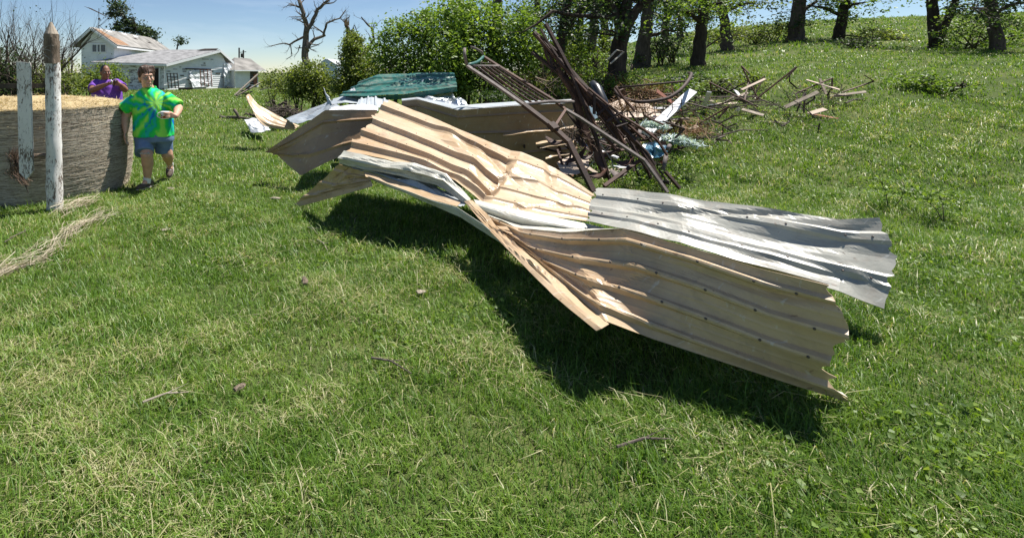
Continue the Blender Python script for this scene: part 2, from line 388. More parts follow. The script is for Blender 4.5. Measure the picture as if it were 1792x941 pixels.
def limb(b, path, r0, r1, R=None, twigs=0, tl=1.0, lev=1, up=0.1, spread=0.9, n=7):
    """a limb along a drawn path with random twigs on it"""
    m = len(path); rad = [r0 + (r1 - r0) * i / (m - 1) for i in range(m)]
    # subdivide with small wobble
    pts = []; rr = []
    for i in range(m - 1):
        for k in range(3):
            t = k / 3; q = Vector(path[i]).lerp(Vector(path[i + 1]), t)
            if R and (i or k): q += Vector((R.gauss(0, 1), R.gauss(0, 1), R.gauss(0, 1))) * rad[i] * 0.22
            pts.append(q); rr.append(rad[i] + (rad[i + 1] - rad[i]) * t)
    pts.append(Vector(path[-1])); rr.append(rad[-1])
    b.tube(pts, rr, n)
    for k in range(twigs):
        i = R.randrange(1, len(pts)); ax = Vector((R.gauss(0, 1), R.gauss(0, .6), R.gauss(0, 1))).normalized()
        dd = ((pts[i] - pts[i - 1]).normalized() + ax * spread).normalized()
        grow(b, R, pts[i], dd, tl * R.uniform(0.35, 1.0), max(rr[i] * 0.35, r1 * 0.5), lev, 4, 0.9, up, 0.2)

def fibres(name, path, spread, n, length, w, mat, parent, seed, lift=0.02, along=True):
    """loose strands lying along a path (straw, roots, shreds)"""
    R = random.Random(seed); rng = np.random.default_rng(seed)
    path = [Vector(p) for p in path]; V = []; L = []; rn = []
    k = 0
    for i in range(n):
        t = R.uniform(0, len(path) - 1.001); a = int(t); c = path[a].lerp(path[a + 1], t - a)
        d = (path[a + 1] - path[a]).normalized() if along else Vector((R.gauss(0, 1), R.gauss(0, 1), R.gauss(0, .6))).normalized()
        d = (d + Vector((R.gauss(0, .25), R.gauss(0, .25), R.gauss(0, .12)))).normalized()
        c = c + Vector((R.gauss(0, spread), R.gauss(0, spread), abs(R.gauss(0, spread * .6)) + lift))
        l = length * R.uniform(.4, 1.3); s = d.cross(Vector((R.gauss(0, .4), R.gauss(0, .4), 1))).normalized() * w * R.uniform(.6, 1.4) / 2
        bend = Vector((R.gauss(0, 1), R.gauss(0, 1), R.gauss(0, .6))) * l * .1
        p0, p1, p2 = c - d * l / 2, c + bend, c + d * l / 2
        for q in (p0, p1, p2): V += [q - s, q + s]
        L += [k, k + 1, k + 3, k + 2, k + 2, k + 3, k + 5, k + 4]; k += 6; rn += [R.random()] * 6
    nf = len(L) // 4
    return np_mesh(name, np.array([tuple(v) for v in V]), np.array(L), np.arange(nf) * 4, np.full(nf, 4), mat, parent, {'rnd': np.array(rn)})

def sheet(name, grid, mats, label=None, cat='metal sheet', parent=None, ribs=0, rh=0.022, rib_w=0.34, dent=0.012, creases=3,
          amp=0.03, seed=1, th=0.0035, flip=True, ribfade=None, smooth=False, jag=0.0, cw=(.05, .16), nu=40, nv=None, ribdir='v', world=False, group=None, wave=0.0, screws=None):
    """a bent sheet of profiled steel: rows of control points, ribs pressed along the rows, dents, creases, real thickness, two faces"""
    R = random.Random(seed)
    G = np.array([[tuple(p) if world else tuple(at(*p)) for p in row] for row in grid])
    r, c, _ = G.shape
    nv = nv or (max(14, ribs * 12) if ribdir == 'v' else 30)
    if ribdir == 'u': nu = max(nu, ribs * 12)
    def interp(A, t):
        n = A.shape[0] - 1; x = np.clip(t, 0, 1) * n; i = np.minimum(x.astype(int), n - 1); f = (x - i)
        sh = (-1,) + (1,) * (A.ndim - 1); f = f.reshape(sh)
        if smooth and n > 1:
            p0 = A[np.maximum(i - 1, 0)]; p1 = A[i]; p2 = A[i + 1]; p3 = A[np.minimum(i + 2, n)]
            return 0.5 * (2 * p1 + (p2 - p0) * f + (2 * p0 - 5 * p1 + 4 * p2 - p3) * f ** 2 + (3 * p1 - p0 - 3 * p2 + p3) * f ** 3)
        return A[i] * (1 - f) + A[i + 1] * f
    u = np.linspace(0, 1, nu + 1); v = np.linspace(0, 1, nv + 1)
    # jagged torn ends
    P = interp(G, v)                       # nv+1, c, 3
    P = np.stack([interp(P[i], u * (1 - (jag * abs(noise.noise(Vector((v[i] * 9 + seed, 3.1, 0)))) if jag else 0)) + (jag * abs(noise.noise(Vector((v[i] * 9, 7.7 + seed, 0)))) * (1 - u) if jag else 0)) for i in range(nv + 1)])
    du = np.gradient(P, axis=1); dv = np.gradient(P, axis=0)
    nrm = np.cross(du, dv); nrm /= np.maximum(np.linalg.norm(nrm, axis=2), 1e-9)[:, :, None]
    # smooth the normals a little so ribs survive the creases
    for _ in range(3):
        q = np.pad(nrm, ((1, 1), (1, 1), (0, 0)), 'edge'); nrm = (q[1:-1, 1:-1] * 2 + q[:-2, 1:-1] + q[2:, 1:-1] + q[1:-1, :-2] + q[1:-1, 2:]) / 6
    nrm /= np.maximum(np.linalg.norm(nrm, axis=2), 1e-9)[:, :, None]
    if flip: nrm = -nrm
    U, V_ = np.meshgrid(u, v)
    D = np.zeros_like(U)
    if ribs:
        t = (V_ if ribdir == 'v' else U) * ribs; t = t - np.floor(t)
        fade = 1.0 if ribfade is None else 1 - (1 - ribfade[2]) * np.clip((U - ribfade[0]) / (ribfade[1] - ribfade[0]), 0, 1)
        D += fade * rh * np.clip((rib_w / 2 - np.abs(t - 0.5)) / (rib_w * 0.2), 0, 1)
        D += fade * rh * 0.12 * np.clip((0.03 - np.abs(t - 0.02)) / 0.02, 0, 1)
    for k in range(creases):
        a = R.uniform(0, math.pi); cu, cv = R.uniform(.1, .9), R.uniform(.1, .9)
        dd = np.abs((U - cu) * math.cos(a) + (V_ - cv) * math.sin(a)); al = np.abs(-(U - cu) * math.sin(a) + (V_ - cv) * math.cos(a))
        D += R.choice((-1, 1)) * amp * R.uniform(.4, 1) * np.clip(1 - dd / R.uniform(*cw), 0, 1) * np.clip(1 - al / R.uniform(.25, .7), 0, 1)
    if wave: D += wave * np.sin(U * 9 + V_ * 3 + seed) * (0.5 + 0.5 * np.sin(V_ * 5 + seed))
    if dent:
        for i in range(nv + 1):
            for j in range(nu + 1):
                p = Vector(P[i, j]); D[i, j] += dent * (noise.noise(p * 3.1 + Vector((seed, 0, 0))) + 0.5 * noise.noise(p * 8.3))
    P = P + nrm * D[:, :, None]
    A = P.reshape(-1, 3); B = (P - nrm * th).reshape(-1, 3); n = len(A); W = nu + 1
    vs = np.concatenate([A, B]); fs = []; ms = []
    for i in range(nv):
        for j in range(nu):
            a, b_, c_, d_ = i * W + j, i * W + j + 1, (i + 1) * W + j + 1, (i + 1) * W + j
            f = (a, b_, c_, d_) if not flip else (a, d_, c_, b_)
            fs.append(f); ms.append(0); fs.append(tuple(x + n for x in reversed(f))); ms.append(1)
    rim = [j for j in range(W)] + [i * W + nu for i in range(1, nv + 1)] + [nv * W + j for j in range(nu - 1, -1, -1)] + [i * W for i in range(nv - 1, 0, -1)]
    for k in range(len(rim)):
        a, b_ = rim[k], rim[(k + 1) % len(rim)]; fs.append((a, a + n, b_ + n, b_) if not flip else (a, b_, b_ + n, a + n)); ms.append(0)
    me = bpy.data.meshes.new(name); me.from_pydata(vs.tolist(), [], fs); me.update()
    for m in mats: me.materials.append(M[m])
    me.polygons.foreach_set('material_index', ms)
    o = bpy.data.objects.new(name, me); link(o, parent)
    if label: tag(o, label, cat, group)
    if screws:
        sm = bpy.data.meshes.get('screw_head')
        if sm is None:
            q = MB(); q.tube([(0, 0, -.002), (0, 0, .0025), (0, 0, .0045)], [.0065, .0065, .004], 8); sm = bpy.data.meshes.new('screw_head'); sm.from_pydata(q.v, [], q.f); sm.materials.append(M['screwhead'])
        for vv in screws[0]:
            i = int(round(vv * nv))
            for k in range(screws[1]):
                j = int((k + .5 + R.uniform(-.12, .12)) / screws[1] * nu); x = bpy.data.objects.new('screw', sm); x.location = P[i, j]
                x.rotation_euler = Vector(nrm[i, j]).to_track_quat('Z', 'Y').to_euler(); COL.objects.link(x); x.parent = o
    return o

# ------------------------------------------------------------------ ground and grass
def mat_ground():
    m = N('lawn_soil_and_blade_shade'); v = m.coord()
    a = m.noise(v, 0.5, 5, 0.6); b_ = m.noise(v, 7, 6, 0.7); c = m.noise(v, 60, 3)
    g = m.ramp(b_, [(0.3, (0.022, 0.040, 0.010)), (0.55, (0.060, 0.100, 0.020)), (0.75, (0.125, 0.135, 0.050))])
    d = m.ramp(c, [(0.3, (0.02, 0.028, 0.009)), (0.7, (0.13, 0.15, 0.055))])  # fine dark specks over the soil, painted as shade between the blades
    col = m.mix(0.4, g, d); col = m.mix(m.math('MULTIPLY', m.ramp(a, [(0.45, (0, 0, 0)), (0.65, (1, 1, 1))]), 0.5), col, (0.19, 0.19, 0.075))
    m.bump(m.math('ADD', b_, c), 0.6, 0.05); return m.fin(col, 0.95, 0.1)
def build_ground():
    # fine near the viewer, coarse to the horizon
    ys = np.concatenate([np.linspace(-8, 1, 5), np.linspace(1.5, 14, 60), np.linspace(14.6, 60, 50), np.geomspace(63, 3500, 18)])
    us = np.concatenate([-np.geomspace(60, 1.2, 10), np.linspace(-1.1, 1.7, 80), np.geomspace(1.9, 60, 12)])
    V = []
    for y in ys:
        xs = us * max(abs(y), 5.0)
        z = ground_np(xs, np.full_like(xs, max(y, .5))) if y < 200 else np.interp(us, LU, LZ) * 6.0
        V.append(np.stack([xs, np.full_like(xs, y), z], 1))
    V = np.concatenate(V); W = len(us); H = len(ys)
    i = np.arange(H - 1)[:, None]; j = np.arange(W - 1)[None, :]; a = (i * W + j).ravel()
    L = np.stack([a, a + 1, a + W + 1, a + W], 1).ravel(); nf = len(a)
    o = np_mesh('ground', V, L, np.arange(nf) * 4, np.full(nf, 4), mat_ground(), None, None, True)
    o['kind'] = 'structure'; return o
build_ground()

def mat_grass():
    m = N('grass_blade'); r = m.attr('rnd'); v = m.coord()
    dry = m.ramp(r, [(0.0, (0.045, 0.110, 0.012)), (0.40, (0.115, 0.215, 0.026)), (0.74, (0.22, 0.325, 0.06)), (0.80, (0.30, 0.30, 0.12)), (1.0, (0.48, 0.45, 0.27))])
    return m.leafy(dry, 0.35, 0.45)
BALE_C, BALE_R = (-4.27, 7.22), 1.22
def build_grass():
    rng = np.random.default_rng(5); mat = mat_grass()
    def field(x, y, s, o):
        return (np.sin(x * s + o) * np.cos(y * s * 1.13 + o * 2) + np.sin((x + y) * s * .57 + o * 3) + np.sin((x - 1.7 * y) * s * .83 + o)) / 3
    B = []; Hh = []; Ww = []; Le = []; An = []; Cu = []; Rn = []
    def zone(y0, y1, dens, h, w, clump):
        n = int(dens * (y1 ** 2 - y0 ** 2) / 2 * (1.5 + 0.78))
        y = np.sqrt(rng.uniform(y0 ** 2, y1 ** 2, n)); uu = rng.uniform(-0.78, 1.5, n); x = uu * y
        nc = n // clump
        if clump > 1:   # tufts
            y[:nc * clump] = np.repeat(y[:nc], clump) + rng.normal(0, 0.018 * (1 + y0 / 6), nc * clump)
            x[:nc * clump] = np.repeat(x[:nc], clump) + rng.normal(0, 0.018 * (1 + y0 / 6), nc * clump)
        keep = (x - BALE_C[0]) ** 2 + (y - BALE_C[1]) ** 2 > (BALE_R - 0.02) ** 2
        keep &= ~((y > 45.5) & (x < -8))
        f1 = field(x, y, 1.1, .4); f2 = field(x, y, 3.7, 1.9); f3 = field(x, y, 9.0, 2.7)
        keep &= rng.uniform(0, 1, n) < np.maximum(0.5, 0.78 + 0.40 * f2 + 0.4 * f3)
        x, y, f1, f2, f3 = x[keep], y[keep], f1[keep], f2[keep], f3[keep]; n = len(x)
        dryp = np.clip(0.065 + 0.13 * f1 + 0.20 * f2 + 0.2 * f3, 0.035, 0.7) * (1.0 if y0 < 11 else 0.45)
        isdry = rng.uniform(0, 1, n) < dryp
        r = np.where(isdry, rng.uniform(0.80, 1.0, n), np.clip(rng.normal(0.42 + 0.2 * f3 + 0.1 * f1, 0.16, n), 0, 0.76))
        hh = h * rng.uniform(0.45, 1.25, n) * (1 + 0.35 * f2) * np.where(rng.uniform(0, 1, n) < 0.03, 1.8, 1)
        for fx, fy in ((-2.74, 7.05), (-2.80, 6.92), (-2.60, 7.68), (-2.58, 7.55)):      # trodden under the feet
            hh = np.where((x - fx) ** 2 + (y - fy) ** 2 < .19 ** 2, hh * .3, hh)
        B.append(np.stack([x, y, ground_np(x, y) - 0.004], 1)); Hh.append(hh); Ww.append(w * rng.uniform(.6, 1.3, n))
        Le.append(np.where(isdry, rng.uniform(0.6, 2.6, n), rng.uniform(0.1, 1.3, n))); An.append(rng.uniform(0, 6.283, n))
        Cu.append(np.where(isdry, rng.uniform(.3, .85, n), rng.uniform(0, .4, n))); Rn.append(r)
    zone(1.5, 2.6, 14500, 0.062, 0.0042, 5)
    zone(2.6, 4.2, 9500, 0.066, 0.0048, 5)
    zone(4.2, 7.0, 4600, 0.078, 0.0064, 5)
    zone(7.0, 11.0, 1600, 0.088, 0.0100, 4)
    zone(11.0, 20.0, 250, 0.10, 0.018, 3)
    zone(20.0, 46.0, 32, 0.15, 0.045, 1)
    # flat creeping weeds between the blades
    n = 26000; yy = np.sqrt(rng.uniform(1.5 ** 2, 8.5 ** 2, n * 3)); xx = rng.uniform(-.78, 1.4, n * 3) * yy
    kp = (field(xx, yy, 2.3, 5.1) + .6 * field(xx, yy, 6.1, .7) > 0.42) & ((xx - BALE_C[0]) ** 2 + (yy - BALE_C[1]) ** 2 > (BALE_R + .02) ** 2)
    xx, yy = xx[kp], yy[kp]; P = np.stack([xx, yy, ground_np(xx, yy) + rng.uniform(.012, .05, len(xx))], 1)
    w = leaves_mesh('lawn_weeds', P, rng.uniform(.014, .034, len(xx)), np.clip(rng.normal(.5, .22, len(xx)), 0, 1), M['leafA'], None, rng, 0.0, .9)
    w['kind'] = 'stuff'; tag(w, 'small round leaved weeds creeping in patches through the lawn', 'weeds')
    c = np.concatenate
    o = blades_mesh('grass', c(B), c(Hh), c(Ww), c(Le), c(An), c(Cu), c(Rn), mat)
    o['kind'] = 'stuff'; o['label'] = 'short green lawn grass mixed with dry straw coloured blades'; o['category'] = 'grass'
    print('grass blades', len(o.data.vertices) // 5)
build_grass()
# ------------------------------------------------------------------ farmhouse
def siding_rows(b, z0, z1, lr, y_of, step=0.21, mi=0):
    """lapped boards; lr(z) gives the two plan points of the wall at that height"""
    z = z0
    while z < z1 - 0.02:
        zt = min(z + step, z1); p0, q0 = lr(z); p1, q1 = lr(zt)
        b.add([(p0[0] + y_of[0], p0[1] + y_of[1], z), (q0[0] + y_of[0], q0[1] + y_of[1], z), (q1[0], q1[1], zt), (p1[0], p1[1], zt),
               (p0[0], p0[1], z), (q0[0], q0[1], z)], [(0, 1, 2, 3), (4, 5, 1, 0)], mi)
        z = zt
def box(b, x0, x1, y0, y1, z0, z1, mi=0):
    b.add([(x0, y0, z0), (x1, y0, z0), (x1, y1, z0), (x0, y1, z0), (x0, y0, z1), (x1, y0, z1), (x1, y1, z1), (x0, y1, z1)],
          [(3, 2, 1, 0), (4, 5, 6, 7), (0, 1, 5, 4), (1, 2, 6, 5), (2, 3, 7, 6), (3, 0, 4, 7)], mi)
def build_house():
    h = thing('farmhouse', 'white clapboard farmhouse with damaged grey shingle roofs behind the hay bale', 'house', (-20, 50, 0))
    # upper block: gable to the viewer
    xl, xr, xa, ye, ze, za = -25.15, -20.9, -23.28, 47.5, 3.95, 5.68
    wl, wr = -24.4, -21.35
    def lr(z):
        if z <= 4.3: return ((wl, 48), (wr, 48))
        t = min(1, (z - 4.3) / (za - 0.15 - 4.3)); return ((wl + (xa - wl) * t, 48), (wr + (xa - wr) * t, 48))
    b = MB(); siding_rows(b, -0.2, za - 0.15, lr, (0, -0.03))
    b.add([(wr, 48, -.2), (wr, 63, -.2), (wr, 63, 4.35), (wr, 48, 4.35)], [(0, 1, 2, 3)])
    b.add([(wl, 48, -.2), (wl, 63, -.2), (wl, 63, 4.35), (wl, 48, 4.35)], [(3, 2, 1, 0)])
    b.build('wall', M['siding'], h)
    r = MB()
    r.slab([(xa, ye, za), (xr, ye, ze + .05), (xr, 63, ze + .05), (xa, 63, za)], -0.14)
    r.slab([(xa, 63, za), (xl, 63, ze), (xl, ye, ze), (xa, ye, za)], -0.14)
    ro = r.build('roof', M['houseroof2'], h)
    p = MB(); d = Vector((xr - xa, 0, ze + .05 - za)); n = Vector((.38, 0, .92)) * .155
    A = Vector((xa, ye, za)) + n
    def rp(s, y): return Vector((xa, y, za)) + d * s + n
    p.slab([rp(.12, 47.6), rp(.97, 47.7), rp(.95, 50.6), rp(.66, 50.2), rp(.40, 48.9), rp(.15, 48.7)], 0.012)
    p.build('bare_patch', M['roofbare'], ro)
    for s0, y in ((.06, 50.0), (.05, 53.5), (.10, 56.3), (.45, 58.0), (.3, 55.0)):
        q = MB(); q.slab([rp(s0, y), rp(s0 + .1, y + .1), rp(s0 + .09, y + 1.1), rp(s0 + .01, y + .9)], 0.012 + .01 * s0)
        q.build('torn_shingle_patch', M['trim'] if s0 < .2 else M['darkvoid'], ro)
    f = MB(); f.bar((xa, ye - .03, za - .05), (xr, ye - .03, ze - .02), .05, .2, (0, 0, 1)); f.bar((xa, ye - .03, za - .05), (xl, ye - .03, ze - .05), .05, .2, (0, 0, 1))
    f.bar((xr + .03, ye, ze - .02), (xr + .03, 63, ze - .02), .05, .16)
    f.build('fascia', M['trim'], h)
    w = MB(); x0, x1, z0, z1 = -23.33, -22.12, 3.52, 4.17
    for a, c, e, g in ((x0 - .07, x1 + .07, z1, z1 + .08), (x0 - .07, x1 + .07, z0 - .08, z0), (x0 - .07, x0, z0, z1), (x1, x1 + .07, z0, z1), (x0 + .38, x0 + .48, z0, z1), (x0 + .68, x0 + .78, z0, z1)):
        box(w, a, c, 47.90, 48.0, e, g)
    wo = w.build('window', M['trim'], h)
    for a, c, mt in ((x0, x0 + .38, 'glass'), (x0 + .48, x0 + .68, 'glass'), (x0 + .78, x1, 'glass')):
        q = MB(); box(q, a, c, 47.945, 47.955, z0, z1); q.build('pane', M[mt], wo)
    # low front wing, end wall turned to the right
    E0, E1, E2 = Vector((-16.0, 46.5, 2.27)), Vector((-12.4, 52, 3.78)), Vector((-11.5, 54, 2.6))
    L0, L1 = Vector((-22.9, 46.6, 2.44)), Vector((-21.2, 52, 3.3))
    r = MB(); r.slab([L0, E0, E1, Vector((-18.3, 52.0, 3.78)), L1], -0.12); r.slab([E1, E2, Vector((-18, 55, 2.4)), Vector((-18.3, 52.0, 3.78))], -0.12)
    rw = r.build('roof', M['houseroof'], h)
    q = MB(); q.slab([E1 + Vector((-2.2, -.6, .03)), E1 + Vector((-.3, -.35, .10)), E1 + Vector((-.2, .05, .22)), E1 + Vector((-1.6, .05, .2))], -0.03); q.build('lifted_shingle_flap', M['burntwood'], rw)
    f = MB(); o = Vector((.06, -.05, -.03)); f.bar(E0 + o, E1 + o, .06, .22); f.bar(E1 + o, E2 + o, .06, .22); f.bar(L0 + Vector((0, -.05, -.04)), E0 + o, .05, .16)
    f.build('fascia', M['trim'], h)
    b = MB(); b.add([(-22.6, 46.95, -.2), (-16.3, 46.9, -.2), (-16.3, 46.9, 2.35), (-22.6, 46.95, 2.5)], [(0, 1, 2, 3)])
    b.build('wall', M['sidingdirty'], h, label=None)
    b = MB(); S0, S1 = Vector((-16.3, 46.9, 0)), Vector((-12.0, 53.4, 0))
    def lr2(z):
        t0, t1 = 0.0, 1.0
        if z > 2.3: k = (z - 2.3) / 1.36; t0 = min(.86, k * .86); t1 = 1 - k * .12
        a, c = S0.lerp(S1, t0), S0.lerp(S1, t1); return ((a.x, a.y), (c.x, c.y))
    siding_rows(b, -.2, 3.6, lr2, (0.02, -0.02), .2); b.build('wall', M['siding'], h)
    W = lambda t, z, o=0.06: Vector((S0.x + (S1.x - S0.x) * t + o * .84, S0.y + (S1.y - S0.y) * t - o * .55, z))
    RR = random.Random(12)
    for k in range(24):
        z = -.2 + .2 * RR.randrange(3, 16); t0 = RR.uniform(.02, .9) if z < 2.2 else RR.uniform(.35, .82); t1 = min(.97, t0 + RR.uniform(.02, .12)); q = MB(); q.bar(W(t0, z + .1, .045), W(t1, z + .1, .045), .012, RR.uniform(.04, .13)); q.build('missing_board', M['greyboard' if k % 3 else 'burntwood'], h)
    # door opening on the shaded left front
    q = MB(); box(q, -17.5, -16.75, 46.80, 46.88, 0.0, 1.95); do = q.build('doorway', M['darkvoid'], h)
    q = MB(); box(q, -17.58, -17.5, 46.78, 46.87, 0, 2.03); box(q, -16.75, -16.67, 46.78, 46.87, 0, 2.03); q.build('frame', M['trim'], do)
    # plastic sheet tacked over the window of the end wall
    g = [[W(.36, 1.72, .1), W(.5, 1.85, .16), W(.72, 1.8, .1)], [W(.35, 1.0, .3), W(.5, .95, .22), W(.7, 1.05, .35)], [W(.37, .15, .5), W(.52, .2, .35), W(.69, .12, .5)]]
    sheet('plastic_wrap', g, ('plastic', 'plastic'), parent=h, dent=.08, creases=5, amp=.12, nu=16, nv=14, th=.01, world=True, seed=4)
    g = [[W(.93, 2.5, .1), W(.97, 2.6, .2), W(1.05, 2.3, .3)], [W(.9, 1.2, .3), W(.96, 1.3, .5), W(1.02, 1.2, .45)], [W(.9, .1, .45), W(.95, .2, .35), W(1.0, .1, .5)]]
    sheet('plastic_wrap', g, ('plastic', 'plastic'), parent=h, dent=.1, creases=5, amp=.15, nu=12, nv=14, th=.01, world=True, seed=9)
    q = MB(); q.bar(W(.3, 1.95, .1), W(.7, 1.9, .1), .08, .1); q.build('loose_trim', M['burntwood'], h)
    # right garage wing
    G = [at(388, 151, 55), at(411, 151, 52.5), at(452, 150, 56), at(430, 150, 60)]
    b = MB()
    for i, j in ((0, 1), (1, 2)):
        p, q2 = G[i], G[j]; nx = Vector((p.y - q2.y, q2.x - p.x, 0)).normalized() * -0.025
        siding_rows(b, -.1, 1.92, lambda z, p=p, q2=q2: ((p.x, p.y), (q2.x, q2.y)), (nx.x if nx.y < 0 else -nx.x, -abs(nx.y)), .2)
    b.build('wall', M['siding'], h)
    e = [at(384, 122, 54.6), at(411, 124, 52.0), at(466, 124, 56), at(432, 123, 61)]; rg0, rg1 = at(410, 101, 57), at(438, 103, 58)
    r = MB(); r.add([e[0], e[1], rg0], [(0, 1, 2)]); r.add([e[1], e[2], rg1, rg0], [(0, 1, 2, 3)]); r.add([e[2], e[3], rg1], [(0, 1, 2)]); r.add([e[3], e[0], rg0, rg1], [(0, 1, 2, 3)])
    r.add([e[0], e[1], e[2], e[3]], [(3, 2, 1, 0)]); r.build('roof', M['houseroof2'], h)
    f = MB(); f.bar(e[0], e[1], .05, .12); f.bar(e[1], e[2], .05, .12); f.build('fascia', M['trim'], h)
    t = Vector((0, 0, -.02)); P0 = G[1].lerp(G[2], .64); P1 = G[1].lerp(G[2], .97)
    q = MB(); q.slab([P0 + Vector((0, -.05, .1)), P1 + Vector((0, -.05, .1)), P1 + Vector((0, -.05, 1.7)), P0 + Vector((0, -.05, 1.7))], .04)
    dd = q.build('doorway', M['darkvoid'], h)
    q = MB(); Pm = P0.lerp(P1, .5); q.slab([Pm + Vector((0, -.12, .1)), P1 + Vector((0, -.12, .1)), P1 + Vector((0, -.12, 1.25)), Pm + Vector((0, -.12, 1.25))], .03); q.build('door_panel', M['redwood'], dd)
    # chimney pipe behind
    q = MB(); q.tube([at(418.5, 108, 60), at(418.5, 84, 60)], .09, 8); q.build('vent_pipe', M['pole'], h)
    # roof antenna, bent over
    a = thing('television_antenna', 'bent television antenna on the farmhouse ridge', 'antenna', (xa, 48.6, za))
    q = MB(); q.tube([at(173, 52, 48.6), at(173, 15, 48.6)], .03, 5); q.build('mast', M['pole'], a)
    for dx in (-8, 8):
        q = MB(); q.tube([at(173, 44, 48.6), at(173 + dx, 52, 48.6 + dx * .02)], .02, 4); q.build('brace', M['pole'], a)
    q = MB(); q.tube([at(155, 14, 48.4), at(184, 28, 48.9)], .035, 5)
    for k in range(9):
        c = at(155, 14, 48.4).lerp(at(184, 28, 48.9), k / 8); l = .55 - .03 * k; q.tube([c + Vector((-.12, -l, .05)), c + Vector((.12, l, -.05))], .014, 4)
    q.build('boom', M['pole'], a)
    q = MB(); q.tube([at(172, 34, 48.5), at(175, 33, 48.5)], .09, 6); q.build('rotor_box', M['pole'], a)
    # things leaning on the end wall
    def frame_rack(name, label, x0, x1, y0, y1, Y, mat, nh, nvv, tilt=0.0, cat='rack'):
        t = thing(name, label, cat, tuple(at((x0 + x1) / 2, y1, Y)))
        for k in range(nvv):
            x = x0 + (x1 - x0) * k / (nvv - 1); q = MB(); q.bar(at(x - tilt, y0, Y), at(x, y1, Y), .07, .07, (0, 1, 0)); q.build('upright', M[mat], t)
        for k in range(nh):
            y = y0 + (y1 - y0) * (k + .2) / nh; q = MB(); q.bar(at(x0 - tilt * (1 - k / nh), y, Y - .05), at(x1 - tilt * (1 - k / nh), y, Y - .05), .05, .06, (0, 1, 0)); q.build('rail', M[mat], t)
        return t
    frame_rack('wooden_step_frame', 'dark broken wooden frame against the farmhouse wall beside plastic sheeting', 295, 313, 128, 155, 45.4, 'burntwood', 5, 4, 3, 'frame')
    frame_rack('slatted_pallet', 'red brown slatted panel leaning on the farmhouse end wall', 352, 371, 122, 152, 47.2, 'redwood', 10, 4, 2, 'pallet')
    t = thing('steps_block', 'dark low step in front of the farmhouse end wall', 'step', tuple(at(330, 158, 46)))
    q = MB(); q.bar(at(312, 156, 45.6), at(337, 155, 46), .5, .18); q.build('tread', M['burntwood'], t)
    q = MB(); q.bar(at(314, 159, 45.7), at(335, 158, 46.1), .3, .16); q.build('base', M['burntwood'], t)
build_house()

def build_far():
    # utility pole behind the garage
    t = thing('utility_pole', 'dark utility pole with crossarm and transformer behind the garage', 'utility pole', tuple(at(426, 118, 85)))
    q = MB(); q.tube([at(426, 128, 85), at(426, 88, 85)], [.16, .12], 7); q.build('pole', M['pole'], t)
    q = MB(); q.bar(at(420, 92, 85), at(431, 91, 85), .1, .1); q.build('crossarm', M['pole'], t)
    q = MB(); q.tube([at(423.5, 101, 84.8), at(423.5, 94, 84.8)], .22, 8); q.build('transformer', M['pole'], t)
    s = thing('blue_shed', 'small pale blue gabled shed between the bushes', 'shed', tuple(at(578, 136, 52)))
    a = [at(563, 138, 52), at(590, 138, 52)]; ap = at(571, 104.5, 52); e0, e1 = at(562, 110, 52), at(590, 116, 52)
    b = MB(); b.add([a[0], a[1], e1, ap, e0], [(0, 1, 2, 3, 4)]); b.add([a[1], a[1] + Vector((1.5, 6, 0)), e1 + Vector((1.5, 6, 0)), e1], [(0, 1, 2, 3)]); b.build('wall', M['shedblue'], s)
    r = MB(); dv = Vector((1.0, 6, 0)); r.slab([ap, e1, e1 + dv, ap + dv], -.1); r.slab([ap + dv, e0 + dv, e0, ap], -.1); r.build('roof', M['soffit'], s)
    for (x0, y0, x1, y1, lab) in ((411, 167, 452, 130, 'long pale plank propped up steeply in front of the garage'), (414, 168, 463, 141, 'lower pale plank propped up beside the shrubs')):
        p = MB(); p.bar(at(x0, y0, 33), at(x1, y1, 34), .22, .07); p.build('plank', M['plank'], None, label=lab, cat='plank', group='planks propped in front of the garage')
    R = random.Random(8)
    t = thing('broken_fence_scraps', 'dark heap of broken boards under the propped planks', 'scrap heap', tuple(at(440, 165, 34)))
    for k in range(14):
        x = R.uniform(420, 458); y = R.uniform(150, 166); q = MB(); q.bar(at(x, y, 34 + R.uniform(-1, 1)), at(x + R.uniform(-14, 14), y - R.uniform(-2, 9), 34 + R.uniform(-1, 1)), .1, .05); q.build('board', M['burntwood'], t)
build_far()

